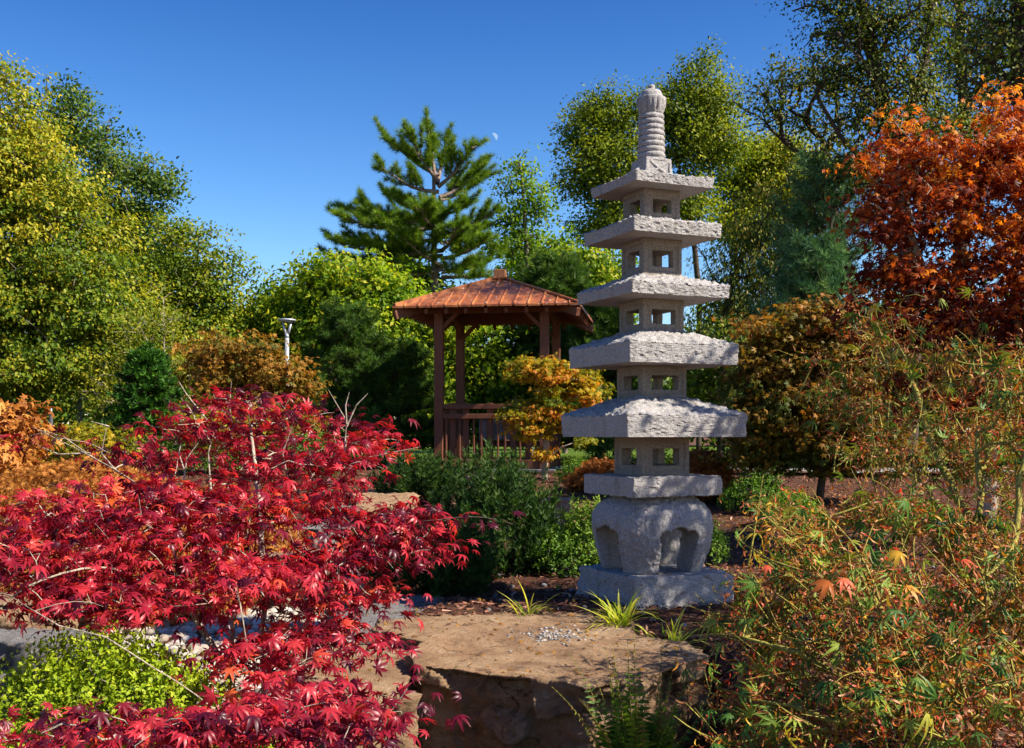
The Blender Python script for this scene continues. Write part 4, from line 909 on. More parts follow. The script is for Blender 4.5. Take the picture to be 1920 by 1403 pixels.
# ================================================================ right background
broad('elm_tree', 'large green tree with forked dark trunk directly behind the pagoda', 'tree', base_at(1310, 28), 28,
      [(1120, 210, 45, 40), (1100, 270, 40, 40), (1150, 215, 46, 40), (1150, 290, 75, 50), (1110, 350, 50, 45), (1180, 360, 70, 60), (1250, 195, 36, 40), (1310, 155, 40, 44), (1340, 220, 45, 50), (1280, 250, 70, 60), (1350, 290, 50, 50), (1160, 420, 60, 40), (1260, 380, 60, 60), (1120, 420, 40, 30)],
      L_ELM, B_DARK, 51, n_clump=240, per=10, cl_r=.30, lper=22, sig=.19, size=.10, trunk=lambda b: [b, at(1312, 560, 28), at(1300, 440, 28), at(1290, 380, 28)],
      limbs=[[at(1300, 440, 28), at(1330, 340, 28), at(1325, 220, 28)], [at(1295, 410, 28), at(1240, 330, 27.6), at(1170, 290, 28)], [at(1290, 380, 28), at(1265, 280, 28), at(1240, 190, 28)]], step=.35, rmul=.9, shell=.35, tint_c=.3, toff=-.03)
broad('elm_tree', 'yellow green tree filling the gap right of the pagoda finial', 'tree', base_at(1400, 30), 30,
      [(1430, 290, 55, 38), (1480, 310, 50, 38), (1400, 340, 60, 40), (1450, 370, 70, 40), (1520, 350, 40, 40), (1400, 420, 60, 40)],
      L_ELM, B_DARK, 52, n_clump=140, per=10, cl_r=.32, lper=20, sig=.2, size=.11, trunk=lambda b: [b, at(1395, 600, 30), at(1375, 480, 30), at(1410, 380, 30)], step=.4, toff=.22, shell=.35, rmul=.8)
broad('willow_tree', 'dark weeping foliage with leaning trunks right of the upper pagoda roofs', 'tree', base_at(1350, 19), 19,
      [(1440, 430, 60, 45), (1510, 420, 60, 50), (1400, 480, 50, 50), (1470, 500, 50, 40), (1530, 480, 40, 50), (1420, 550, 60, 50), (1360, 540, 40, 50), (1560, 400, 40, 40), (1340, 620, 50, 50), (1460, 590, 60, 40), (1560, 540, 30, 30)],
      L_WIL, B_DARK, 53, n_clump=170, per=9, cl_r=.22, lper=14, sig=.16, size=.085, proto=LEAFN, hang=2.2, trunk=lambda b: [b, at(1360, 620, 19), at(1375, 480, 19), at(1350, 420, 19)],
      limbs=[[at(1362, 560, 19), at(1400, 450, 19), at(1460, 380, 19.3)], [at(1362, 600, 19), at(1320, 480, 19), at(1290, 440, 19)]], step=.3, rmul=1.1, flat_=1.3, shell=.3, toff=.14)
broad('leaning_tree', 'sparse dark tree with two bare crooked limbs against the sky', 'tree', base_at(1590, 17), 17,
      [(1440, 180, 24, 40), (1480, 150, 44, 40), (1460, 220, 44, 40), (1530, 170, 50, 60), (1500, 240, 40, 44), (1570, 240, 50, 50), (1560, 120, 40, 50), (1590, 330, 50, 40), (1530, 300, 30, 30)],
      L_WIL, B_DARK, 54, n_clump=62, per=8, cl_r=.20, lper=9, sig=.14, size=.065, trunk=lambda b: [b, at(1600, 560, 17), at(1548, 325, 17)],
      limbs=[[at(1548, 325, 17), at(1500, 290, 17), at(1470, 262, 17), at(1463, 230, 17), at(1440, 190, 17)], [at(1548, 325, 17), at(1542, 265, 17), at(1510, 225, 17), at(1480, 205, 17)], [at(1546, 300, 17), at(1556, 262, 17), at(1580, 230, 17)]], step=.3, rmul=1.7, shell=.3, toff=.1, hang=.9)
def bigtree(label, x, Y, blobs, trunk, limbs, seed, n, size=.062, toff=0.03, lper=11):
    return broad('locust_tree', label, 'tree', base_at(x, Y), Y, blobs, L_WIL, B_DARK, seed, n_clump=int(n*.8), per=9, cl_r=.19, lper=lper, sig=.15, size=size, trunk=trunk, limbs=limbs, step=.35, rmul=1.9, shell=.2, hang=.8, tint_c=.4, toff=toff, group='tall trees over the right side')
bigtree('tall dark tree with steep crossing limbs over the right side, left one of its row', 1700, 15, [(1560, 30, 60, 60), (1620, 60, 80, 70), (1700, 40, 80, 70), (1600, 140, 70, 60), (1690, 140, 80, 60), (1640, 220, 80, 50), (1730, 230, 70, 60), (1560, -60, 100, 60), (1700, -80, 120, 60), (1620, 300, 60, 40), (1700, 320, 70, 40)],
        lambda b: [b, at(1715, 560, 15), at(1690, 400, 15), at(1672, 250, 15), at(1640, 120, 15), at(1612, 0, 15), at(1600, -120, 15)],
        [[at(1688, 380, 15), at(1630, 310, 15), at(1575, 255, 15), at(1530, 180, 15)], [at(1680, 300, 15), at(1720, 180, 15.2), at(1745, 60, 15.3), at(1750, -80, 15)], [at(1660, 200, 15), at(1620, 120, 14.6), at(1570, 60, 14.6)]], 55, 210, toff=.02)
bigtree('tall dark tree with thin straight trunk seen above the orange maple', 1790, 18, [(1800, 20, 70, 60), (1780, 110, 80, 70), (1840, 150, 60, 60), (1800, 230, 80, 60), (1860, 60, 60, 60), (1760, 320, 70, 50), (1850, 260, 60, 50), (1810, -80, 120, 60)],
        lambda b: [b, at(1800, 500, 18), at(1812, 250, 18), at(1800, 90, 18), at(1806, -120, 18)],
        [[at(1808, 280, 18), at(1760, 200, 18), at(1720, 110, 18)], [at(1805, 200, 18), at(1860, 130, 18), at(1890, 60, 18)]], 56, 170, toff=.14)
bigtree('large tree with rough dark trunk at the upper right corner', 1935, 13, [(1900, 60, 60, 70), (1960, 20, 90, 80), (1880, 150, 50, 40), (1960, 160, 90, 70), (1930, -70, 140, 60), (2020, 90, 80, 120), (1850, 90, 40, 40)],
        lambda b: [b, at(1950, 500, 13), at(1925, 250, 13), at(1905, 100, 13), at(1915, -20, 13), at(1900, -150, 13)],
        [[at(1915, 160, 13), at(1860, 120, 13), at(1800, 90, 13)], [at(1905, 90, 13), at(1850, 40, 12.8), at(1790, 20, 13)], [at(1920, 200, 13), at(1850, 195, 13), at(1800, 210, 13)]], 57, 130, toff=.0)
tb = tuft_proto(22, 1, .06, .95, 9)
conifer('blue_pine', 'blue green soft needled pine left of the orange maple', base_at(1560, 16), at(1575, 330, 16)[2], at(1560, 620, 16)[2], .95, 61, L_BPINE, B_DARK, whorl=.50, nb=6, up=.6, tuft=.15, dens=.8, proto=tb, r0=.08, shape=.55, twigs=1.3)
conifer('blue_pine', 'small blue green pine with long needles low in the sky gap beside the rusty maple', base_at(1525, 15.2), at(1520, 490, 15.2)[2], at(1520, 640, 15.2)[2], .45, 62, L_BPINE, B_DARK, whorl=.24, nb=7, up=.6, tuft=.17, dens=.9, proto=tb, r0=.06, shape=.5)
for i, (x, Y, w, h, lb) in enumerate([(1395, 21, 110, 70, 'bright green undergrowth tree behind the fourth pagoda roof at right'), (1700, 20, 170, 120, 'green tree mass behind the orange maple'), (1960, 17, 160, 160, 'green tree behind the orange maple at the right edge')]):
    broad('understorey_tree', lb, 'tree', base_at(x, Y), Y, [(x, 650, w, h), (x-50, 730, w*.8, h*.7), (x+40, 740, w*.8, h*.7)], L_GRN if i == 0 else L_ALD, B_DARK, 63+i, n_clump=[110, 90, 70][i], per=8, cl_r=.28, lper=11, sig=.2, size=.13, step=.4, shell=.3)
# thin grey stems seen under the lowest pagoda roof
t = broad('serviceberry_tree', 'thin dark twin stemmed tree standing in shade beyond the path, right of the pagoda', 'tree', base_at(1380, 18), 18,
      [(1370, 700, 60, 40), (1420, 690, 50, 40), (1340, 660, 50, 40)], L_ALD, B_DARK, 66, n_clump=50, per=7, cl_r=.25, lper=9, sig=.18, size=.10, trunk=lambda b: [b, at(1372, 740, 18), at(1362, 650, 18)], limbs=[[at(1380, 868, 18), at(1385, 780, 18), at(1392, 680, 18)]], step=.3, r_tip=.006)
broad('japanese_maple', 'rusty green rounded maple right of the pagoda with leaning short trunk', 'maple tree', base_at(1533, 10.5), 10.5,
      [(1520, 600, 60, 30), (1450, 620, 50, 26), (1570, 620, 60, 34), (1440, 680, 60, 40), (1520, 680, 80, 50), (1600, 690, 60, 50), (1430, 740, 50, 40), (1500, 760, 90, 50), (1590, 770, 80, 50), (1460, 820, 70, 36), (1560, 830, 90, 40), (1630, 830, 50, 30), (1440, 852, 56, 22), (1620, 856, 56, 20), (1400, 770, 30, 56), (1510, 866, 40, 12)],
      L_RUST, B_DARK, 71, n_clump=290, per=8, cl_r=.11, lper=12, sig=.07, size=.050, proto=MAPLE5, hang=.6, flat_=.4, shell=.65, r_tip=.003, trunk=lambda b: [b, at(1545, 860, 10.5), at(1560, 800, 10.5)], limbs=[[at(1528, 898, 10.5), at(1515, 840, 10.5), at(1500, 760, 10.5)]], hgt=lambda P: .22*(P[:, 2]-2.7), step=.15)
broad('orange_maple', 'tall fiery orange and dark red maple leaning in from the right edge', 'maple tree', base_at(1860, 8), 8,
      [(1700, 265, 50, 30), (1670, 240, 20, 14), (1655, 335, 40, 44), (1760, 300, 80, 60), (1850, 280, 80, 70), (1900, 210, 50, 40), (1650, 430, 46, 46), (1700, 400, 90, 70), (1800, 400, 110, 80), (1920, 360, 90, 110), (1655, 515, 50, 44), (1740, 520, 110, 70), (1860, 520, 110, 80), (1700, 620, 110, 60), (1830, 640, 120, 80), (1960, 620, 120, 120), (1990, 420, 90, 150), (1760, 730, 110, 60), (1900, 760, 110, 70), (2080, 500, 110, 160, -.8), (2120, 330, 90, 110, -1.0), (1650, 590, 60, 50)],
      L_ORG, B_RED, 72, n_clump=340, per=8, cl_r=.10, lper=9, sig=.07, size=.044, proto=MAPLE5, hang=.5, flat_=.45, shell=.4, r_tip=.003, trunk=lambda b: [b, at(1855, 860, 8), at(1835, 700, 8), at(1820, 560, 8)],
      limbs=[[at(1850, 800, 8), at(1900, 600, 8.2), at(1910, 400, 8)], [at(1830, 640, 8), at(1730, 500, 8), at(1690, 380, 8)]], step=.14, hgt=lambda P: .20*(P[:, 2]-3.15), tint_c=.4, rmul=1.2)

broad('shade_maple', 'orange leaved maple standing beyond the right edge of the picture, casting dappled shade', 'maple tree', (4.6, 4.4), 5.0,
      [(2260, 60, 120, 90, 0, .7), (2420, 10, 160, 120, 0, .8), (2330, 150, 140, 70, .3, .6), (2560, 120, 160, 140, -.2, .8), (2250, -60, 90, 60, .2, .5)],
      L_ORG, B_RED, 73, n_clump=64, per=6, cl_r=.14, lper=6, sig=.10, size=.06, proto=MAPLE5, shell=.3, r_tip=.003, step=.15, flat_=.4)
# ================================================================ foreground red maple
def twigs_px(lst, r0, r1, jit=0):
    out = []
    for l in lst:
        P = np.array([at(*q) for q in l]); m = 5; Q = []
        for a, b in zip(P[:-1], P[1:]): Q += [a+(b-a)*k/m for k in range(m)]
        Q.append(P[-1]); Q = np.array(Q); out.append((Q, np.linspace(r0, r1, len(Q))))
    return out
RM = 3.6
def red_maple():
    bl = [(440, 745, 70, 26, .8, .3), (380, 795, 90, 32, .7, .3), (520, 800, 110, 40, .8, .35), (655, 800, 45, 45, .5, .2), (640, 860, 100, 45, .6, .35), (470, 870, 120, 50, .6, .4),
          (250, 860, 90, 26, .6, .3), (190, 832, 60, 14, .6, .2), (300, 935, 140, 46, .2, .4), (130, 965, 140, 40, -.1, .4), (30, 1010, 90, 60, -.2, .4), (210, 1040, 160, 50, -.2, .4), (420, 980, 130, 60, .1, .4),
          (560, 950, 110, 50, .3, .35), (700, 955, 70, 30, .3, .25), (770, 985, 64, 38, .2, .25), (805, 1035, 44, 22, .2, .2), (700, 1030, 70, 40, .1, .3), (590, 1050, 120, 50, 0, .35), (430, 1090, 150, 50, -.2, .4), (200, 1115, 130, 40, -.3, .35),
          (50, 1090, 90, 50, -.3, .3), (640, 1120, 90, 36, 0, .3), (560, 1190, 130, 36, -.2, .3), (680, 1190, 56, 26, -.2, .25), (500, 1240, 90, 34, -.4, .3), (300, 1150, 60, 16, -.3, .2),
          (590, 1320, 110, 56, -.8, .28), (460, 1350, 110, 44, -.9, .3), (660, 1380, 56, 24, -.9, .2), (80, 1395, 110, 26, -1.0, .2), (300, 1385, 80, 30, -.9, .2)]
    limbs = [[at(470, 1560, 3.45), at(495, 1300, 3.55), at(494, 1100, 3.7), at(488, 960, 3.9), at(476, 860, 4.1), at(470, 800, 4.2)],
             [at(465, 1540, 3.45), at(430, 1270, 3.5), at(345, 1120, 3.55), at(325, 1030, 3.7), at(300, 940, 3.9), at(215, 880, 4.0)],
             [at(460, 1520, 3.4), at(400, 1330, 2.9), at(290, 1250, 2.7), at(200, 1196, 2.65), at(110, 1175, 2.7), at(20, 1120, 2.8)],
             [at(475, 1540, 3.4), at(520, 1300, 3.5), at(600, 1110, 3.6), at(700, 1010, 3.8), at(780, 985, 3.85)],
             [at(340, 1100, 3.55), at(300, 1040, 3.6), at(220, 985, 3.6)], [at(475, 1520, 3.4), at(560, 1420, 3.0), at(640, 1340, 2.8)],
             [at(494, 1000, 3.8), at(560, 920, 4.1), at(640, 840, 4.2)], [at(430, 1270, 3.5), at(440, 1100, 3.6), at(400, 980, 3.8), at(390, 850, 4.1)]]
    bare = twigs_px([[(300, 935, 3.9), (215, 880, 3.95), (150, 845, 4), (60, 800, 4)], [(180, 862, 4), (120, 820, 4), (75, 806, 4)], [(215, 880, 4), (190, 850, 4), (200, 800, 4)], [(170, 850, 4), (110, 852, 4), (70, 835, 4)], [(205, 800, 4), (170, 790, 4)],
                     [(645, 850, 4.1), (650, 790, 4.1), (615, 730, 4.1)], [(650, 800, 4.1), (668, 760, 4.1), (690, 738, 4.1)], [(650, 795, 4.1), (648, 760, 4.1), (655, 735, 4.1)], [(680, 860, 4.1), (730, 850, 4.1), (790, 838, 4.1)], [(720, 850, 4.1), (745, 830, 4.1), (752, 822, 4.1)],
                     [(435, 800, 4.3), (430, 760, 4.3), (434, 715, 4.3)], [(390, 790, 4.2), (350, 740, 4.2), (335, 715, 4.2)], [(345, 900, 4), (350, 860, 4), (372, 830, 4)], [(345, 880, 4), (335, 850, 4), (340, 830, 4)], [(540, 900, 4), (530, 850, 4), (548, 800, 4)],
                     [(560, 960, 3.9), (600, 930, 3.9), (640, 895, 3.9)], [(480, 1080, 3.6), (540, 1050, 3.6), (600, 1030, 3.6)], [(440, 1080, 3.5), (400, 1030, 3.5), (340, 1015, 3.5)], [(690, 1400, 2.8), (735, 1330, 2.8), (765, 1290, 2.8)], [(590, 1420, 2.8), (650, 1380, 2.8), (720, 1300, 2.8)]], .0045, .0014)
    rnd = RS(101); C, A, ids = clumps(bl, 330, 5, .075, rnd, .25, .22, RM)
    b = np.array([at(470, 1600, 3.45)[0], 3.45, .25]); roots = [[b, b+np.array([0, 0, .12])]]+limbs
    ch = grow(roots, np.concatenate([C, A[::2]]), .07, .0016, 2.45, .12, rnd, .25)+bare
    root = thing('red_maple', b, 'spreading japanese maple with deep crimson pointed leaves and pale forked stems, foreground left', 'maple tree')
    V, Q = tubes(ch, nz=.06, seed=3); o = obj_np('trunk', V-b, Q, B_RED, None, None, True, 4); o.parent = root
    cen = np.array([at(430, 1250, 3.6)[0], 3.6, .4])
    hv = lambda P: -.10+.18*np.clip(vnoise(P*2.2, 8), -1, 1)
    V, Fc, T = leaves_at(A[::2], ids[::2], 5, .055, MAPLE7, .038, rnd, cen, .30, 1.7, .35, flat_=.35, hgt=hv)
    V2, F2, T2 = leaves_at(A[1::2], ids[1::2], 4, .060, MAPLE7B, .040, rnd, cen, .5, 1.1, .35, flat_=.35, hgt=hv)
    V, Fc, T = merge([(V, Fc, T), (V2, F2, T2)])
    o = obj_np('crown', V-b, Fc, L_RED, None, T); o.parent = root
red_maple()

# ================================================================ foreground right: half withered laceleaf maple
def withered():
    Yq = 3.4
    bl = [(1650, 600, 60, 34, 1.6, .3), (1720, 660, 110, 46, 1.6, .4), (1590, 680, 50, 36, 1.7, .3), (1850, 680, 90, 70, 1.3, .4), (1640, 760, 100, 46, 1.5, .4), (1800, 790, 120, 60, 1.1, .4), (1700, 860, 120, 46, 1.1, .4), (1860, 880, 90, 60, .8, .4),
          (1560, 960, 130, 30, .5, .3), (1480, 1000, 100, 40, .3, .3), (1700, 980, 140, 50, .3, .4), (1860, 1000, 90, 60, .1, .4), (1450, 1080, 70, 46, .1, .3), (1560, 1080, 120, 60, 0, .4), (1720, 1100, 120, 60, -.1, .4), (1870, 1120, 80, 70, -.2, .3),
          (1425, 1170, 54, 40, .1, .25), (1480, 1190, 110, 60, -.1, .3), (1640, 1210, 120, 60, -.3, .3), (1800, 1230, 110, 60, -.4, .3), (1400, 1290, 44, 50, -.2, .2), (1470, 1310, 100, 60, -.3, .3), (1610, 1330, 110, 60, -.5, .3), (1760, 1340, 110, 60, -.6, .25), (1890, 1330, 60, 80, -.6, .2), (1420, 1380, 110, 30, -.3, .2),
          (1980, 800, 80, 200, .4, .4), (2000, 1150, 80, 200, -.2, .4)]
    b = np.array([at(1835, 1480, 3.15)[0], 3.15, .5])
    limbs = [[b+np.array([0, 0, .1]), at(1830, 1330, 3.15), at(1700, 1210, 3.2), at(1640, 1140, 3.2), at(1560, 1100, 3.2), at(1440, 1045, 3.3), at(1380, 1010, 3.4)],
             [at(1830, 1330, 3.15), at(1640, 1300, 3.1), at(1500, 1230, 3.1), at(1400, 1200, 3.2), at(1310, 1190, 3.3)],
             [at(1840, 1300, 3.2), at(1850, 1100, 3.5), at(1830, 1000, 3.8), at(1840, 850, 4.0), at(1828, 780, 4.1)],
             [at(1835, 1020, 3.8), at(1760, 860, 4.4), at(1720, 740, 4.8), at(1680, 640, 5.0), at(1672, 590, 5.0)],
             [at(1850, 1200, 3.3), at(1770, 1090, 3.6), at(1790, 1000, 3.7), at(1740, 920, 4.2), at(1620, 830, 4.8)],
             [at(1840, 1320, 3.1), at(1880, 1150, 3.3), at(1905, 950, 3.5), at(1930, 800, 3.6)],
             [at(1830, 1350, 3.1), at(1700, 1330, 2.9), at(1560, 1340, 2.9), at(1420, 1310, 3.0), at(1340, 1290, 3.1)],
             [at(1640, 1150, 3.2), at(1615, 1060, 3.3), at(1640, 985, 3.4)], [at(1830, 1340, 3.1), at(1880, 1330, 2.9), at(1990, 1300, 2.8)]]
    rnd = RS(202); C, A, ids = clumps(bl, 330, 4, .07, rnd, .2, .6, Yq)
    ch = grow([[b, b+np.array([0, 0, .12])]]+limbs, np.concatenate([C, A[::2]]), .08, .0021, 2.35, .20, rnd, .22, .16)
    def shoots(k):
        out = []
        for i in range(k):
            a = A[rnd.randint(len(A))]; d = unit(unit(a-b)*np.array([1, .5, .6])+rnd.normal(0, .45, 3)+np.array([0, 0, .25])); L = rnd.uniform(.12, .38); sd = rnd.normal(0, .10, 3)*L
            t = np.linspace(-.5, .5, 8)[:, None]; out.append((a+d*L*t+sd*4*(t**2), np.linspace(.0042, .0013, 8)*rnd.uniform(.7, 1.1)))
        return out
    ch = ch+shoots(420)
    root = thing('withered_maple', b, 'twiggy maple with curled brown and green narrow leaves filling the lower right foreground', 'maple tree')
    V, Q = tubes(ch, nz=.06, seed=4, rmul=1.25); o = obj_np('trunk', V-b, Q, B_OLIVE, None, None, True, 4); o.parent = root
    cen = np.array([b[0], 3.6, .8]); parts = []
    for i, (pr, sz, k) in enumerate([(MAPLEC, .064, 1), (MAPLE7N, .060, 1)]):
        sel = slice(i, None, 2); a_, i_ = A[sel], ids[sel]
        V, Fc, T = leaves_at(a_, i_, k, .03, pr, sz, rnd, cen, .5, .6, .2, tscale=.42, toff=0)
        T = T-.02; parts.append((V, Fc, np.clip(T, 0, 1)))
    for i, pr in enumerate(CURLS):
        n = len(A)*3; P = np.repeat(A, 3, 0)+rnd.normal(size=(n, 3))*.035; d = unit(rnd.normal(size=(n, 3))+np.array([0, 0, -.5]))
        V, Fc = scatter(pr, P, frames(d, rnd.normal(size=(n, 3))), rnd.uniform(.024, .062, n)); t = np.clip(.44+.55*rnd.rand(n)+.12*vnoise(P*2.5, 9), 0, 1)
        parts.append((V, Fc, face_tint(t, pr)))
    for x, y, Y_, s, t_, yaw in [(1688, 1036, 3.0, .085, .45, 3.3), (1555, 1092, 3.0, .105, .60, 3.0), (1580, 1086, 3.0, .085, .97, -.4), (1700, 1100, 3.0, .080, .50, .3), (1690, 1112, 2.98, .075, .62, -1.2), (1442, 1062, 3.15, .05, .98, 3.0), (1805, 1050, 3.1, .05, .98, 1.0), (1640, 1255, 2.95, .06, .98, 2.2), (1370, 1340, 3.0, .05, .12, 2.6)]:
        P = np.array([at(x, y, Y_)]); d = np.array([[math.cos(yaw), -.35, math.sin(yaw)*.3-.2]]); V, Fc = scatter(MAPLE7B, P, frames(d, np.array([[.1, -.5, 1.]])), np.array([s*.68]))
        parts.append((V, Fc, face_tint(np.array([t_]), MAPLE7B)))
    V, Fc, T = merge(parts); o = obj_np('crown', V-b, Fc, L_MIX, None, T); o.parent = root
withered()

# ================================================================ shrubs
def shrub(name, label, x, y, Y, rx, ry, h, seed, mat, n, leaf, size, cat='shrub', sig=.02, upd=.9, group=None, toff=0):
    """dense mound: upright shoots over an ellipsoid surface, small leaves up each shoot"""
    rnd = RS(seed); c = px(x, y, Y); g = float(gz([c[0]], [Y])[0]); q = unit(rnd.normal(size=(n, 3))); q[:, 2] = abs(q[:, 2]); rr = rnd.uniform(.55, 1, (n, 1))**.5
    A = np.array([c[0], Y, g])+q*rr*np.array([rx, ry, h]); A[:, 2] += .10*h*vnoise(A*np.array([5, 5, 0]), seed)
    root = thing(name, (c[0], Y, g), label, cat, group); off = np.array([c[0], Y, g])
    ch = grow([[off-np.array([0, 0, .05]), off+np.array([0, 0, h*.3])]], A[::max(1, n//160)], .08, .003, 2.3, .1, rnd)
    V, Q = tubes(ch); o = obj_np('stems', V-off, Q, B_GREY, None, None, True, 4); o.parent = root
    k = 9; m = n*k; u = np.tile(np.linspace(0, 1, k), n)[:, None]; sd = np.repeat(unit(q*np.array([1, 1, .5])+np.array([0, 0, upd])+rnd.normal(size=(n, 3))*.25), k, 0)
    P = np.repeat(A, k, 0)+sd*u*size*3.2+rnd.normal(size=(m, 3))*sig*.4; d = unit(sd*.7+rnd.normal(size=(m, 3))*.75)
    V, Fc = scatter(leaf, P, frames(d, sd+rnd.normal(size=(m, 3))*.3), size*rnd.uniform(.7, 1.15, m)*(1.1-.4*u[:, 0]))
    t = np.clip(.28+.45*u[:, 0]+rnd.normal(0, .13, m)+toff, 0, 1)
    o = obj_np('foliage', V-off, Fc, mat, None, face_tint(t, leaf)); o.parent = root; return root
shrub('boxwood_shrub', 'bright lime green low shrub mound under the red maple at lower left', 185, 1300, 3.15, .56, .45, .68, 301, L_BOX, 6500, LEAF, .021)
shrub('boxwood_shrub', 'lime green shrub mound at the bottom left corner below its larger neighbour', 60, 1330, 2.85, .36, .26, .48, 302, L_BOX, 2400, LEAF, .021)
shrub('azalea_shrub', 'light green leafy shrub left of the pagoda legs', 1112, 985, 7.3, .20, .2, .44, 303, L_BOXD, 520, LEAF, .030, toff=.2)
shrub('azalea_shrub', 'darker green leafy shrub between the dwarf pine and the pagoda', 1050, 1010, 7.2, .20, .2, .24, 304, L_BOXD, 400, LEAF, .028, toff=-.08)
shrub('azalea_shrub', 'small green shrub peeking out right of the pagoda under its slab', 1322, 950, 7.6, .12, .15, .28, 305, L_BOXD, 220, LEAF, .028, toff=.1)
shrub('azalea_shrub', 'rounded glossy green shrub at the foot of the rusty maple', 1482, 930, 9.3, .26, .22, .24, 306, L_BOXD, 520, LEAF, .032, toff=.1)
shrub('azalea_shrub', 'low green shrub right of the rusty maple trunk beside the path', 1690, 905, 9.3, .50, .3, .17, 307, L_BOXD, 700, LEAF, .030, toff=.1)
shrub('azalea_shrub', 'low dark green shrub under the left side of the rusty maple', 1420, 900, 10.2, .32, .25, .26, 311, L_BOXD, 420, LEAF, .032, toff=-.1)
shrub('azalea_shrub', 'small dark green shrub behind the golden maple stem', 1085, 855, 12.5, .22, .2, .20, 308, L_BOXD, 240, LEAF, .032)
shrub('azalea_shrub', 'dark narrow leaved shrub on the path edge right of the pagoda slab', 1425, 890, 12, .18, .2, .36, 309, L_BOXD, 260, LEAF, .035, toff=-.15)
for i, (x, Y, w, h, lb) in enumerate([(600, 16.5, .5, .8, 'dark shrub row below the lamp post'), (690, 17, .6, .9, 'dark shrub left of the gazebo below the pines'), (1180, 17, .6, .8, 'dark shrub behind the pagoda chamber'), (360, 15, .7, .6, 'green shrub below the rounded rust maple'), (60, 15, 1.0, .55, 'dark shrub at the foot of the yellow green tree'),
                                      (560, 14, .5, .5, 'low green shrub left of the gazebo beneath the lamp post')]):
    shrub('evergreen_shrub', lb, x, 840, Y, w, w*.8, h, 320+i, L_BOXD, 420, LEAF, .05, toff=-.12)
tm = tuft_proto(16, 1, .12, .8, 12)
def dwarf_pine(label, x, Y, rx, h, seed, n, size=.055, mat=None):
    rnd = RS(seed); c = px(x, 900, Y); g = float(gz([c[0]], [Y])[0]); off = np.array([c[0], Y, g]); q = unit(rnd.normal(size=(n, 3))*np.array([1, 1, .9])); q[:, 2] = abs(q[:, 2])
    E = off+q*np.array([rx, rx*.8, h])*rnd.uniform(.6, 1.05, (n, 1)); S = off+(E-off)*.25*np.array([1, 1, .6]); ch = grow([[off-np.array([0, 0, .06]), off+np.array([0, 0, .08])]], E, .07, .0035, 2.2, -.12, rnd)
    TP = []; TD = []
    for e, s in zip(E, S):
        L = rnd.uniform(.10, .22); d = unit(unit(e-off)*.35+np.array([0, 0, 1])+rnd.normal(0, .2, 3)); m = int(L/.020)
        for u in np.linspace(-.5, 1, m): TP.append(e+d*L*u+rnd.normal(0, .008, 3)); TD.append(unit(d+rnd.normal(0, .25, 3)))
    root = thing('dwarf_pine', off, label, 'shrub'); V, Q = tubes(ch); o = obj_np('stems', V-off, Q, B_DARK, None, None, True, 4); o.parent = root
    V, Fc, T = needles(np.array(TP), np.array(TD), None, size, rnd, tm); o = obj_np('foliage', V-off, Fc, mat or L_DWARF, None, T); o.parent = root
dwarf_pine('dark green dwarf pine with upright tufted shoots left of the pagoda', 930, 7.4, .46, .68, 401, 420)
dwarf_pine('low dark dwarf pine in deep shade behind the flat grey slab', 800, 6.6, .42, .34, 402, 260)
dwarf_pine('dark dwarf pine in front of the left gazebo post', 800, 12.2, .55, .38, 403, 260, .07)
dwarf_pine('small upright dwarf pine below the gazebo railing', 955, 10.0, .16, .34, 404, 70, .06)
dwarf_pine('flat dwarf pine behind the red maple branch tips', 735, 8.6, .40, .32, 405, 200, .06)

# ================================================================ grasses, irises, fern
def blades(name, label, x, y, Y, n, L, w, spread, bend, seed, mat, cat='grass clump', group=None, z=None):
    rnd = RS(seed); c = px(x, y, Y); g = float(gz([c[0]], [Y])[0]) if z is None else z; protos = [strap(1, w, 7, bend*k, 0, 0) for k in (.4, .75, 1, 1.35)]; parts = []
    for j, pr in enumerate(protos):
        m = n//4; a = rnd.uniform(0, 6.283, m); el = math.pi/2-np.abs(rnd.normal(0, spread, m)); d = np.stack([np.cos(a)*np.cos(el), np.sin(a)*np.cos(el), np.sin(el)], 1)
        up = unit(np.stack([-np.cos(a)*np.sin(el), -np.sin(a)*np.sin(el), np.cos(el)], 1)); P = np.array([c[0], Y, g-.01])+rnd.normal(size=(m, 3))*np.array([.022, .022, 0])*(L/.3)
        V, Fc = scatter(pr, P, frames(d, up), L*rnd.uniform(.55, 1.1, m)); parts.append((V, Fc, face_tint(rnd.rand(m), pr)))
    V, Fc, T = merge(parts); off = np.array([c[0], Y, g]); o = obj_np(name, V-off, Fc, mat, None, T); o.location = off; return tag(o, label, cat, group)
blades('hakone_grass', 'yellow green arching grass clump against the pagoda base stone', 1162, 1150, 5.05, 76, .27, .045, .5, 1.5, 501, L_BLADE)
blades('hakone_grass', 'yellow arching grass clump behind the right end of the big boulder', 1262, 1190, 4.75, 56, .25, .045, .5, 1.5, 502, L_BLADE)
blades('hakone_grass', 'thin sparse grass tuft with bending blades on the mulch behind the boulder middle', 990, 1150, 5.3, 20, .22, .05, .55, 1.5, 503, L_BLADE)
blades('hakone_grass', 'pale yellow grass clump near the right corner of the pagoda base', 1345, 1140, 5.0, 44, .18, .045, .55, 1.4, 504, L_BLADE)
blades('iris_clump', 'upright green iris blades in front of the gazebo railing', 885, 935, 8.9, 44, .34, .055, .16, .25, 505, L_IRIS, 'iris')
blades('iris_clump', 'green and yellow iris blades among the white pebbles behind the red maple', 595, 1010, 8.0, 28, .22, .07, .25, .4, 506, L_IRIS, 'iris')
blades('iris_clump', 'upright green iris blades at the left edge beside the lime green shrub', 12, 1280, 3.9, 30, .36, .05, .14, .2, 507, L_IRIS, 'iris')
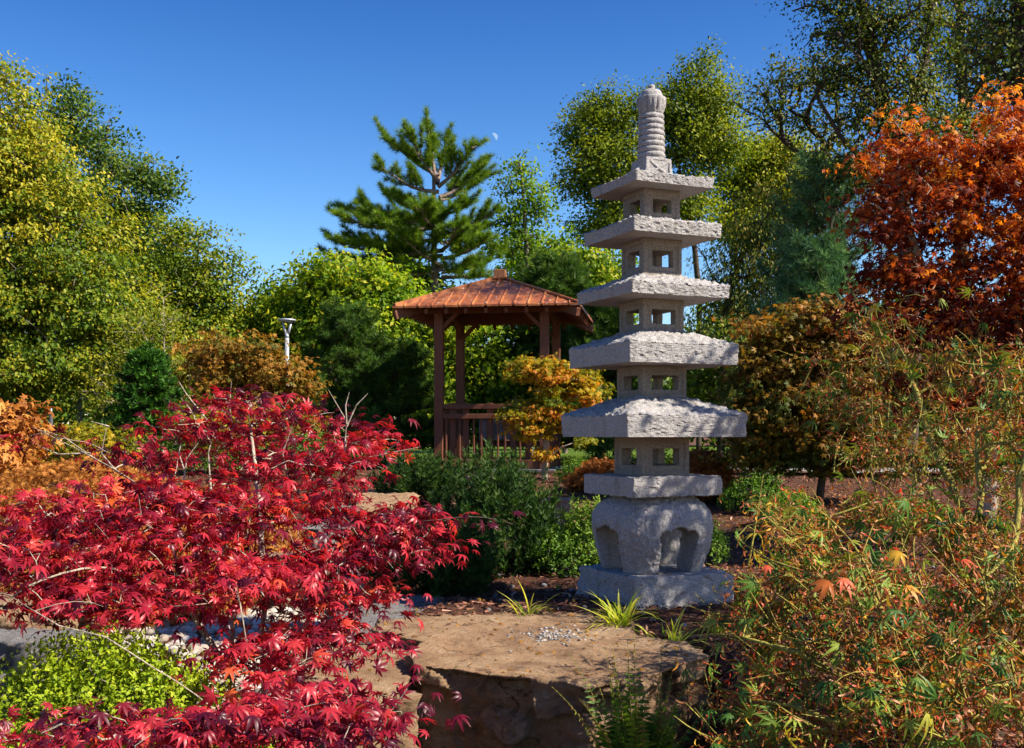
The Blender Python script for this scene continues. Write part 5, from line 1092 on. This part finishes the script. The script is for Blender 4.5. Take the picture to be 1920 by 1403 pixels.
blades('iris_clump', 'green iris blades rising behind the lime green shrub', 250, 1220, 4.6, 26, .40, .05, .2, .2, 508, L_IRIS, 'iris')
blades('grass_tuft', 'pale green strappy tuft left of the glossy shrub near the path', 1425, 935, 8.8, 36, .22, .06, .6, 1.3, 509, L_IRIS)
for i, (x, y, Y) in enumerate([(1020, 912, 10.5), (1050, 895, 11.2), (1075, 905, 10.8), (1005, 930, 9.6), (1095, 888, 11.6), (1045, 1075, 6.5), (1130, 900, 11)]):
    blades('grass_tuft', [['small green tuft directly left of the golden maple stem base','green tuft right of the golden maple stem base, nearer the stem','green tuft on sunlit mulch left of the pagoda slab','low green tuft on mulch above the small square tan rock','','','farthest green tuft, by the reddish weeping shrub'][i] if i in (0,1,2,3,6) else 'tiny tuft beside the reddish weeping shrub left of the pagoda', 'tiny green seedling tuft on the dark mulch left of the pagoda base'][i == 5], x, y, Y, 20, .13 if i != 5 else .06, .10, .8, 1.2, 520+i, L_IRIS, group='small green tufts on the mulch')
def fern():
    rnd = RS(601); base = at(1195, 1440, 3.5); base[2] = .30; parts = []; rach = []; pin = lf(1, .30, .15, .1)
    for k in range(34):
        a = rnd.uniform(0, 6.283); lean = rnd.uniform(.05, .5); L = rnd.uniform(.42, .66); n = 30; t = np.linspace(0, 1, n)
        d = np.array([math.cos(a), math.sin(a)*.6, 0]); P = base+d*(lean*L*t**1.7)[:, None]*1.1+np.array([0, 0, 1])*(L*(t-.22*lean*t**3))[:, None]+d*.04
        T = unit(np.gradient(P, axis=0)); S = unit(np.cross(T, d+np.array([0, 0, .01]))+rnd.normal(0, .15, 3)); rach.append((P, np.linspace(.0028, .0008, n)))
        ln = .085*np.sin(np.clip(t*1.05+.08, 0, 1)*math.pi)**.7*(1.05-.55*t)
        for sg in (-1, 1):
            dd = unit(S*sg+T*.35+rnd.normal(0, .08, (n, 3))+np.array([0, 0, -.1])); V, Fc = scatter(pin, P[3:], frames(dd, np.cross(T, S))[3:], np.maximum(ln[3:], .006))
            parts.append((V, Fc, face_tint(np.clip(np.full(n-3, rnd.choice([.25, .4, .55, .95], p=[.3, .35, .25, .1]))+rnd.normal(0, .08, n-3), 0, 1), pin)))
    root = thing('fern', base, 'upright green fern clump growing against the front right face of the boulder', 'fern')
    V, Q = tubes(rach); o = obj_np('stalks', V-base, Q, B_OLIVE, None, None, True, 4); o.parent = root
    V, Fc, T = merge(parts); o = obj_np('fronds', V-base, Fc, L_FERN, None, T); o.parent = root
fern()

# ================================================================ loose ground cover
def chips():
    rnd = RS(701); n = 62000
    Y = rnd.uniform(2.0, 14.5, n)**1.0; Y = 2.0+12.5*rnd.rand(n)**1.35; X = rnd.uniform(-.62, .62, n)*Y*1.02; k = (X > -.9)|(Y > 10); X, Y = X[k], Y[k]; k = ~((X < .62) & (Y < 4.9)); X, Y = X[k], Y[k]; n = len(X)
    P = np.stack([X, Y, gz(X, Y)+rnd.uniform(.000, .018, n)], 1); V0 = np.array([(-.5, -.16, 0), (.5, -.10, .05), (.42, .16, 0), (-.45, .12, .06)]); pr = (V0, np.array([(0, 1, 2), (0, 2, 3)]))
    a = rnd.uniform(0, 6.283, n); d = np.stack([np.cos(a), np.sin(a), rnd.normal(0, .25, n)], 1); up = np.array([0, 0, 1.])+rnd.normal(size=(n, 3))*.35
    V, Fc = scatter(pr, P, frames(d, up), rnd.uniform(.015, .06, n)); mt = leafmat('bark_chips', [(.03, .013, .010), (.13, .050, .030), (.27, .12, .07), (.44, .27, .18)], [.1, .45, .75, 1], 0, rough=.8, spec=.2)
    tag(obj_np('bark_mulch', V, Fc, mt, None, face_tint(np.clip(rnd.normal(.5, .22, n), 0, 1), pr)), 'reddish brown shredded bark mulch covering the planting bed', 'mulch', kind='stuff')
chips()
def stones(name, label, cat, X, Y, Z, S, seed, mat):
    rnd = RS(seed); bm = bmesh.new(); bmesh.ops.create_icosphere(bm, subdivisions=2, radius=.5); me = bpy.data.meshes.new('t'); bm.to_mesh(me); bm.free()
    v = np.array([q.co[:] for q in me.vertices]); f = np.array([p.vertices[:] for p in me.polygons]); bpy.data.meshes.remove(me); n = len(X); P = np.stack([X, Y, Z], 1); VV = []; FF = []
    for j in range(6):
        vv = v*(1+.22*vnoise(v*3.1+j*9, j))[:, None]*np.array([1, rnd.uniform(.6, .95), rnd.uniform(.4, .7)]); s = slice(j, None, 6); m = len(P[s]); a = rnd.uniform(0, 6.283, m); d = np.stack([np.cos(a), np.sin(a), rnd.normal(0, .15, m)], 1)
        V, Fc = scatter((vv, f), P[s], frames(d, np.array([0, 0, 1.])+rnd.normal(size=(m, 3))*.2), S[s]); VV.append((V, Fc, np.repeat(rnd.rand(m), len(f))))
    V, Fc, T = merge(VV); return tag(obj_np(name, V, Fc, mat, None, T, True), label, cat, kind='stuff')
M_PEB = leafmat('pebble', [(.20, .16, .12), (.33, .28, .23), (.50, .46, .41)], None, 0, rough=.7)
r_ = RS(801); n = 5200; Yp = r_.uniform(4.6, 10.5, n); Xp = r_.uniform(-.52, -.085, n)*Yp-.25; Xp = np.maximum(Xp, -4.6)
stones('white_pebbles', 'bed of rounded white and cream pebbles behind the red maple', 'pebbles', Xp, Yp, gz(Xp, Yp)+.01, r_.uniform(.03, .11, n), 802, M_PEB)
M_GRV = leafmat('gravel_grey', [(.10, .095, .09), (.20, .19, .185), (.33, .31, .30)], None, 0, rough=.8)
n = 150; cxy = np.array(zpt(1027, 1190, zt_)); Xp = cxy[0]+r_.normal(0, .075, n)+.03; Yp = cxy[1]+r_.normal(0, .10, n)
dg = bpy.context.evaluated_depsgraph_get(); dg.update()
Zp = np.array([(lambda h: h[1].z if h[0] else zt_)(SC.ray_cast(dg, Vector((x, y, 1.2)), Vector((0, 0, -1)))) for x, y in zip(Xp, Yp)])
k = Zp < .85; stones('gravel', 'small patch of loose grey gravel lying on top of the big boulder', 'gravel', Xp[k], Yp[k], Zp[k]+.002, r_.uniform(.008, .022, k.sum()), 803, M_GRV)
n = 130; Xp = r_.uniform(-.2, 3.0, n); Yp = r_.uniform(4.9, 9, n); stones('pale_stones', 'scattered small pale stones on the bark mulch', 'stones', Xp, Yp, gz(Xp, Yp)+.01, r_.uniform(.012, .04, n), 804, M_GRV)
def lawn_grass():
    rnd = RS(901); n = 16000; X = rnd.uniform(-9, 14, n); Y = rnd.uniform(18.4, 25, n); P = np.stack([X, Y, gz(X, Y)+.045], 1); pr = strap(1, .12, 2, .5); d = unit(np.array([0, 0, 1.])+rnd.normal(size=(n, 3))*.35)
    V, Fc = scatter(pr, P, frames(d, rnd.normal(size=(n, 3))), rnd.uniform(.04, .10, n)); mt = leafmat('grass_leaf', [(.04, .08, .01), (.12, .20, .02), (.25, .30, .04)])
    tag(obj_np('lawn_grass', V, Fc, mt, None, face_tint(rnd.rand(n), pr)), 'mown green lawn grass beyond the path under the trees', 'grass', kind='stuff')
lawn_grass()

def litter():
    rnd = RS(950); n = 2600; X = rnd.uniform(-.8, 4, n); Y = rnd.uniform(3.9, 12, n); Z = np.zeros(n); k = np.ones(n, bool)
    dg = bpy.context.evaluated_depsgraph_get(); dg.update(); ok = {'ground', 'boulder', 'flat_stone', 'bark_mulch', 'base_stone', 'rock'}
    for i in range(n):
        h = SC.ray_cast(dg, Vector((X[i], Y[i], .95 if Y[i] < 7 else 1.25)), Vector((0, 0, -1))); k[i] = bool(h[0]) and h[4].name.split('.')[0] in ok; Z[i] = h[1].z if h[0] else 0
    P = np.stack([X, Y, Z+.008], 1)[k]; n = len(P); a = rnd.uniform(0, 6.283, n); d = np.stack([np.cos(a), np.sin(a), rnd.normal(0, .15, n)], 1)
    V, Fc = scatter(MAPLEC, P, frames(d, np.array([0, 0, 1.])+rnd.normal(size=(n, 3))*.3), rnd.uniform(.015, .038, n))
    tag(obj_np('fallen_leaves', V, Fc, L_RUST, None, face_tint(np.clip(rnd.normal(.75, .2, n), 0, 1), MAPLEC)), 'scattered dry fallen maple leaves on the mulch and stones', 'fallen leaves', kind='stuff')
litter()
